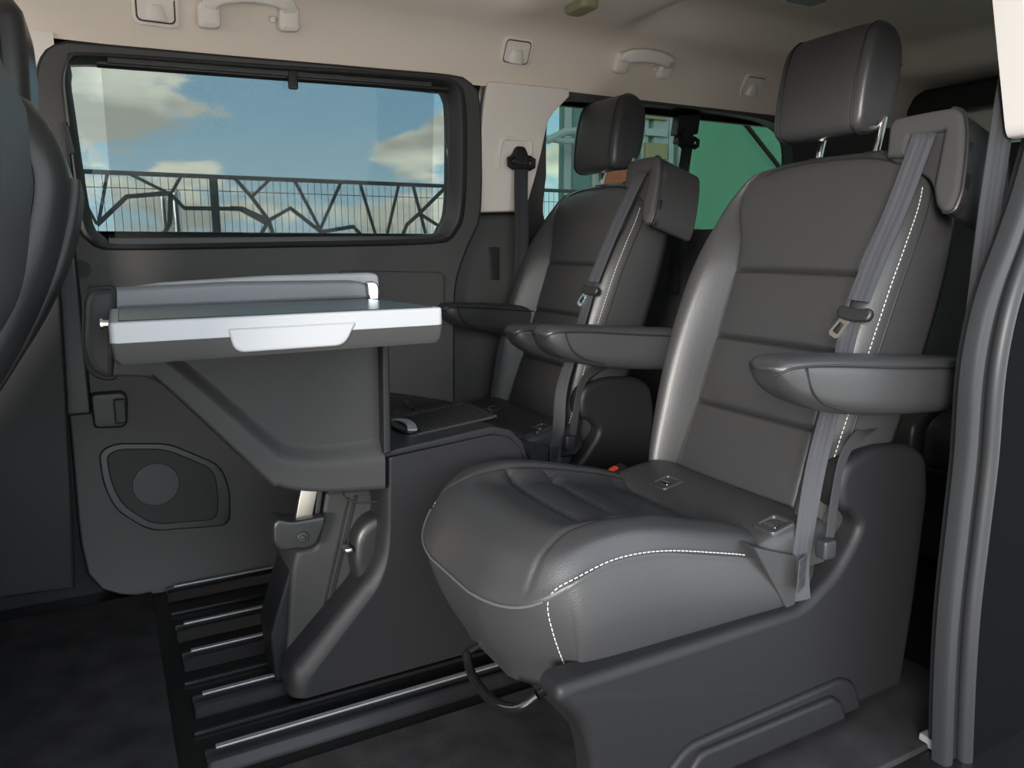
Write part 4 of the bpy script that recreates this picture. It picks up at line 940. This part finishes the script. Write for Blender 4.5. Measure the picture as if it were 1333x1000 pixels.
BARS = [([(104, 250), (126, 292)], .016), ([(140, 224), (128, 292)], .018), ([(126, 293), (165, 256), (212, 252), (222, 252)], .026), ([(168, 226), (222, 253)], .018), ([(236, 229), (222, 253)], .018), ([(222, 253), (240, 271), (312, 272), (345, 290)], .024), ([(222, 253), (221, 290), (212, 308)], .026),
        ([(304, 230), (327, 256), (350, 287)], .022), ([(352, 233), (327, 257)], .018), ([(300, 271), (316, 272), (350, 287), (378, 271), (418, 302), (460, 295), (470, 306)], .026), ([(350, 287), (338, 308)], .024), ([(350, 287), (357, 310)], .024),
        ([(383, 234), (417, 299)], .020), ([(444, 237), (417, 298)], .020), ([(469, 240), (489, 306)], .020), ([(519, 241), (504, 305)], .020), ([(538, 243), (554, 304)], .022), ([(578, 246), (546, 278), (530, 292), (524, 306)], .024), ([(546, 278), (574, 296)], .022)]
for pts, r in BARS: bar(pts, r)
for dx in (5.6,):
    for pts, r in BARS[4:14]:
        m = MB(); P = [fp(a, b)+V((dx-2.0, 0, 0)) for a, b in pts]; P = [p for p in P]
        if P[0].x > 3.2: m.sweep(P, rrect(-r, -r*.5, r, r*.5, r*.2, 1), V((0, -1, 0)).cross((P[-1]-P[0]).normalized())); m.build('fence_bar', FENCEM, fe)
# bars go on below the sill line
for a, b in (((.1, .92), (-.35, .1)), ((.55, .85), (.9, .05)), ((1.55, .85), (1.2, -.1)), ((2.1, .84), (2.35, .0)), ((1.4, .82), (1.8, -.2))):
    m = MB(); m.sweep([V((a[0], 6, a[1])), V((b[0], 6, b[1]))], rrect(-.02, -.01, .02, .01, .004, 1), V((1, 0, 0))); m.build('fence_bar', FENCEM, fe)
m = MB()
x = -4.0
while x < 4.0:
    m.add([(x-.002, 6.03, GZ+.1), (x+.002, 6.03, GZ+.1), (x+.002, 6.03, ztop), (x-.002, 6.03, ztop), (x, 6.035, GZ+.1), (x, 6.035, ztop)], [(0, 1, 2, 3), (1, 4, 5, 2), (4, 0, 3, 5)]); x += .052
for z in (.25, .62, .98, 1.28): m.sweep([V((-4, 6.036, z)), V((4.0, 6.036, z))], rrect(-.0025, -.003, .0025, .003, .001, 1), V((0, 0, 1)))
tag(m.build('wire_mesh', FENCEM, fe, smooth=False), kind='stuff')
for px, lb in ((213, 'short bright lamp post behind the fence, left one'), (229, 'short bright lamp post behind the fence, right one')):
    c = on_y(px, 262, 7.5); r = empty('lamp_post', (c.x, 7.5, GZ), lb, 'lamp', 'lamp posts behind the fence')
    m = MB(); m.tube([V((c.x, 7.5, GZ)), V((c.x, 7.5, c.z-.30))], .03, 12); m.build('post', FRAMEM, r)
    m = MB(); m.tube([V((c.x, 7.5, c.z-.30)), V((c.x, 7.5, c.z+.08)), V((c.x, 7.5, c.z+.10))], .045, 14, [1, 1, .5]); m.build('lamp_head', CHROME, r)
# building beyond the rear side window
bd = empty('building', (8, 9, GZ), 'green and teal clad building outside the rear side window', 'building')
xa, xb = on_y(735, 200, 9).x, on_y(895, 200, 9).x
FZ = (V((0, 0, 0)), V((1, 0, 0)), V((0, 1, 0)), V((0, 0, 1)))
m = MB(); m.prism([(xa, 9.15), (xb, 9.15), (xb, 9.65), (xa+.38, 9.65)], FZ, -.5, 6.5, .02); m.build('facade', TEAL, bd)
m = MB(); m.box((xb+8, 9.25, 3), (16, .7, 7), .02); m.build('cladding', GREEN, bd)
k = 0
for px in (738, 775, 838, 858, 872, 886):
    c = on_y(px, 180, 9.15); m = MB(); m.box((c.x, 9.15, 3), (.10 if px != 858 else .28, .10, 7), .01); m.build('mullion', FRAMEM, bd)
for py in (150, 172, 196, 214):
    a = on_y(838, py, 9.1); b = on_y(866, py, 9.1); m = MB(); m.box(((a.x+b.x)/2, 9.1, a.z), (b.x-a.x, .12, .10 if py != 196 else .22), .01); m.build('transom', OLIVE if py in (150, 196) else FRAMEM, bd)
a = on_y(800, 235, 9.05); m = MB(); m.box((a.x, 9.05, a.z), (.45, .10, .30), .02); m.build('brick_panel', BRICK, bd)
m = MB(); P = [on_y(712, 183, 8.7), on_y(735, 172, 8.7), on_y(760, 170, 8.7)]; m.tube(P, .05, 8); P = [on_y(712, 180, 8.7), on_y(735, 184, 8.7), on_y(760, 184, 8.7)]; m.tube(P, .04, 8); m.build('canopy_bar', FRAMEM, bd)
m = MB(); m.tube([on_y(963, 152, 8.6), on_y(1010, 212, 8.6), on_y(1070, 290, 8.6)], .035, 8); m.build('cable', RUBBER, bd)
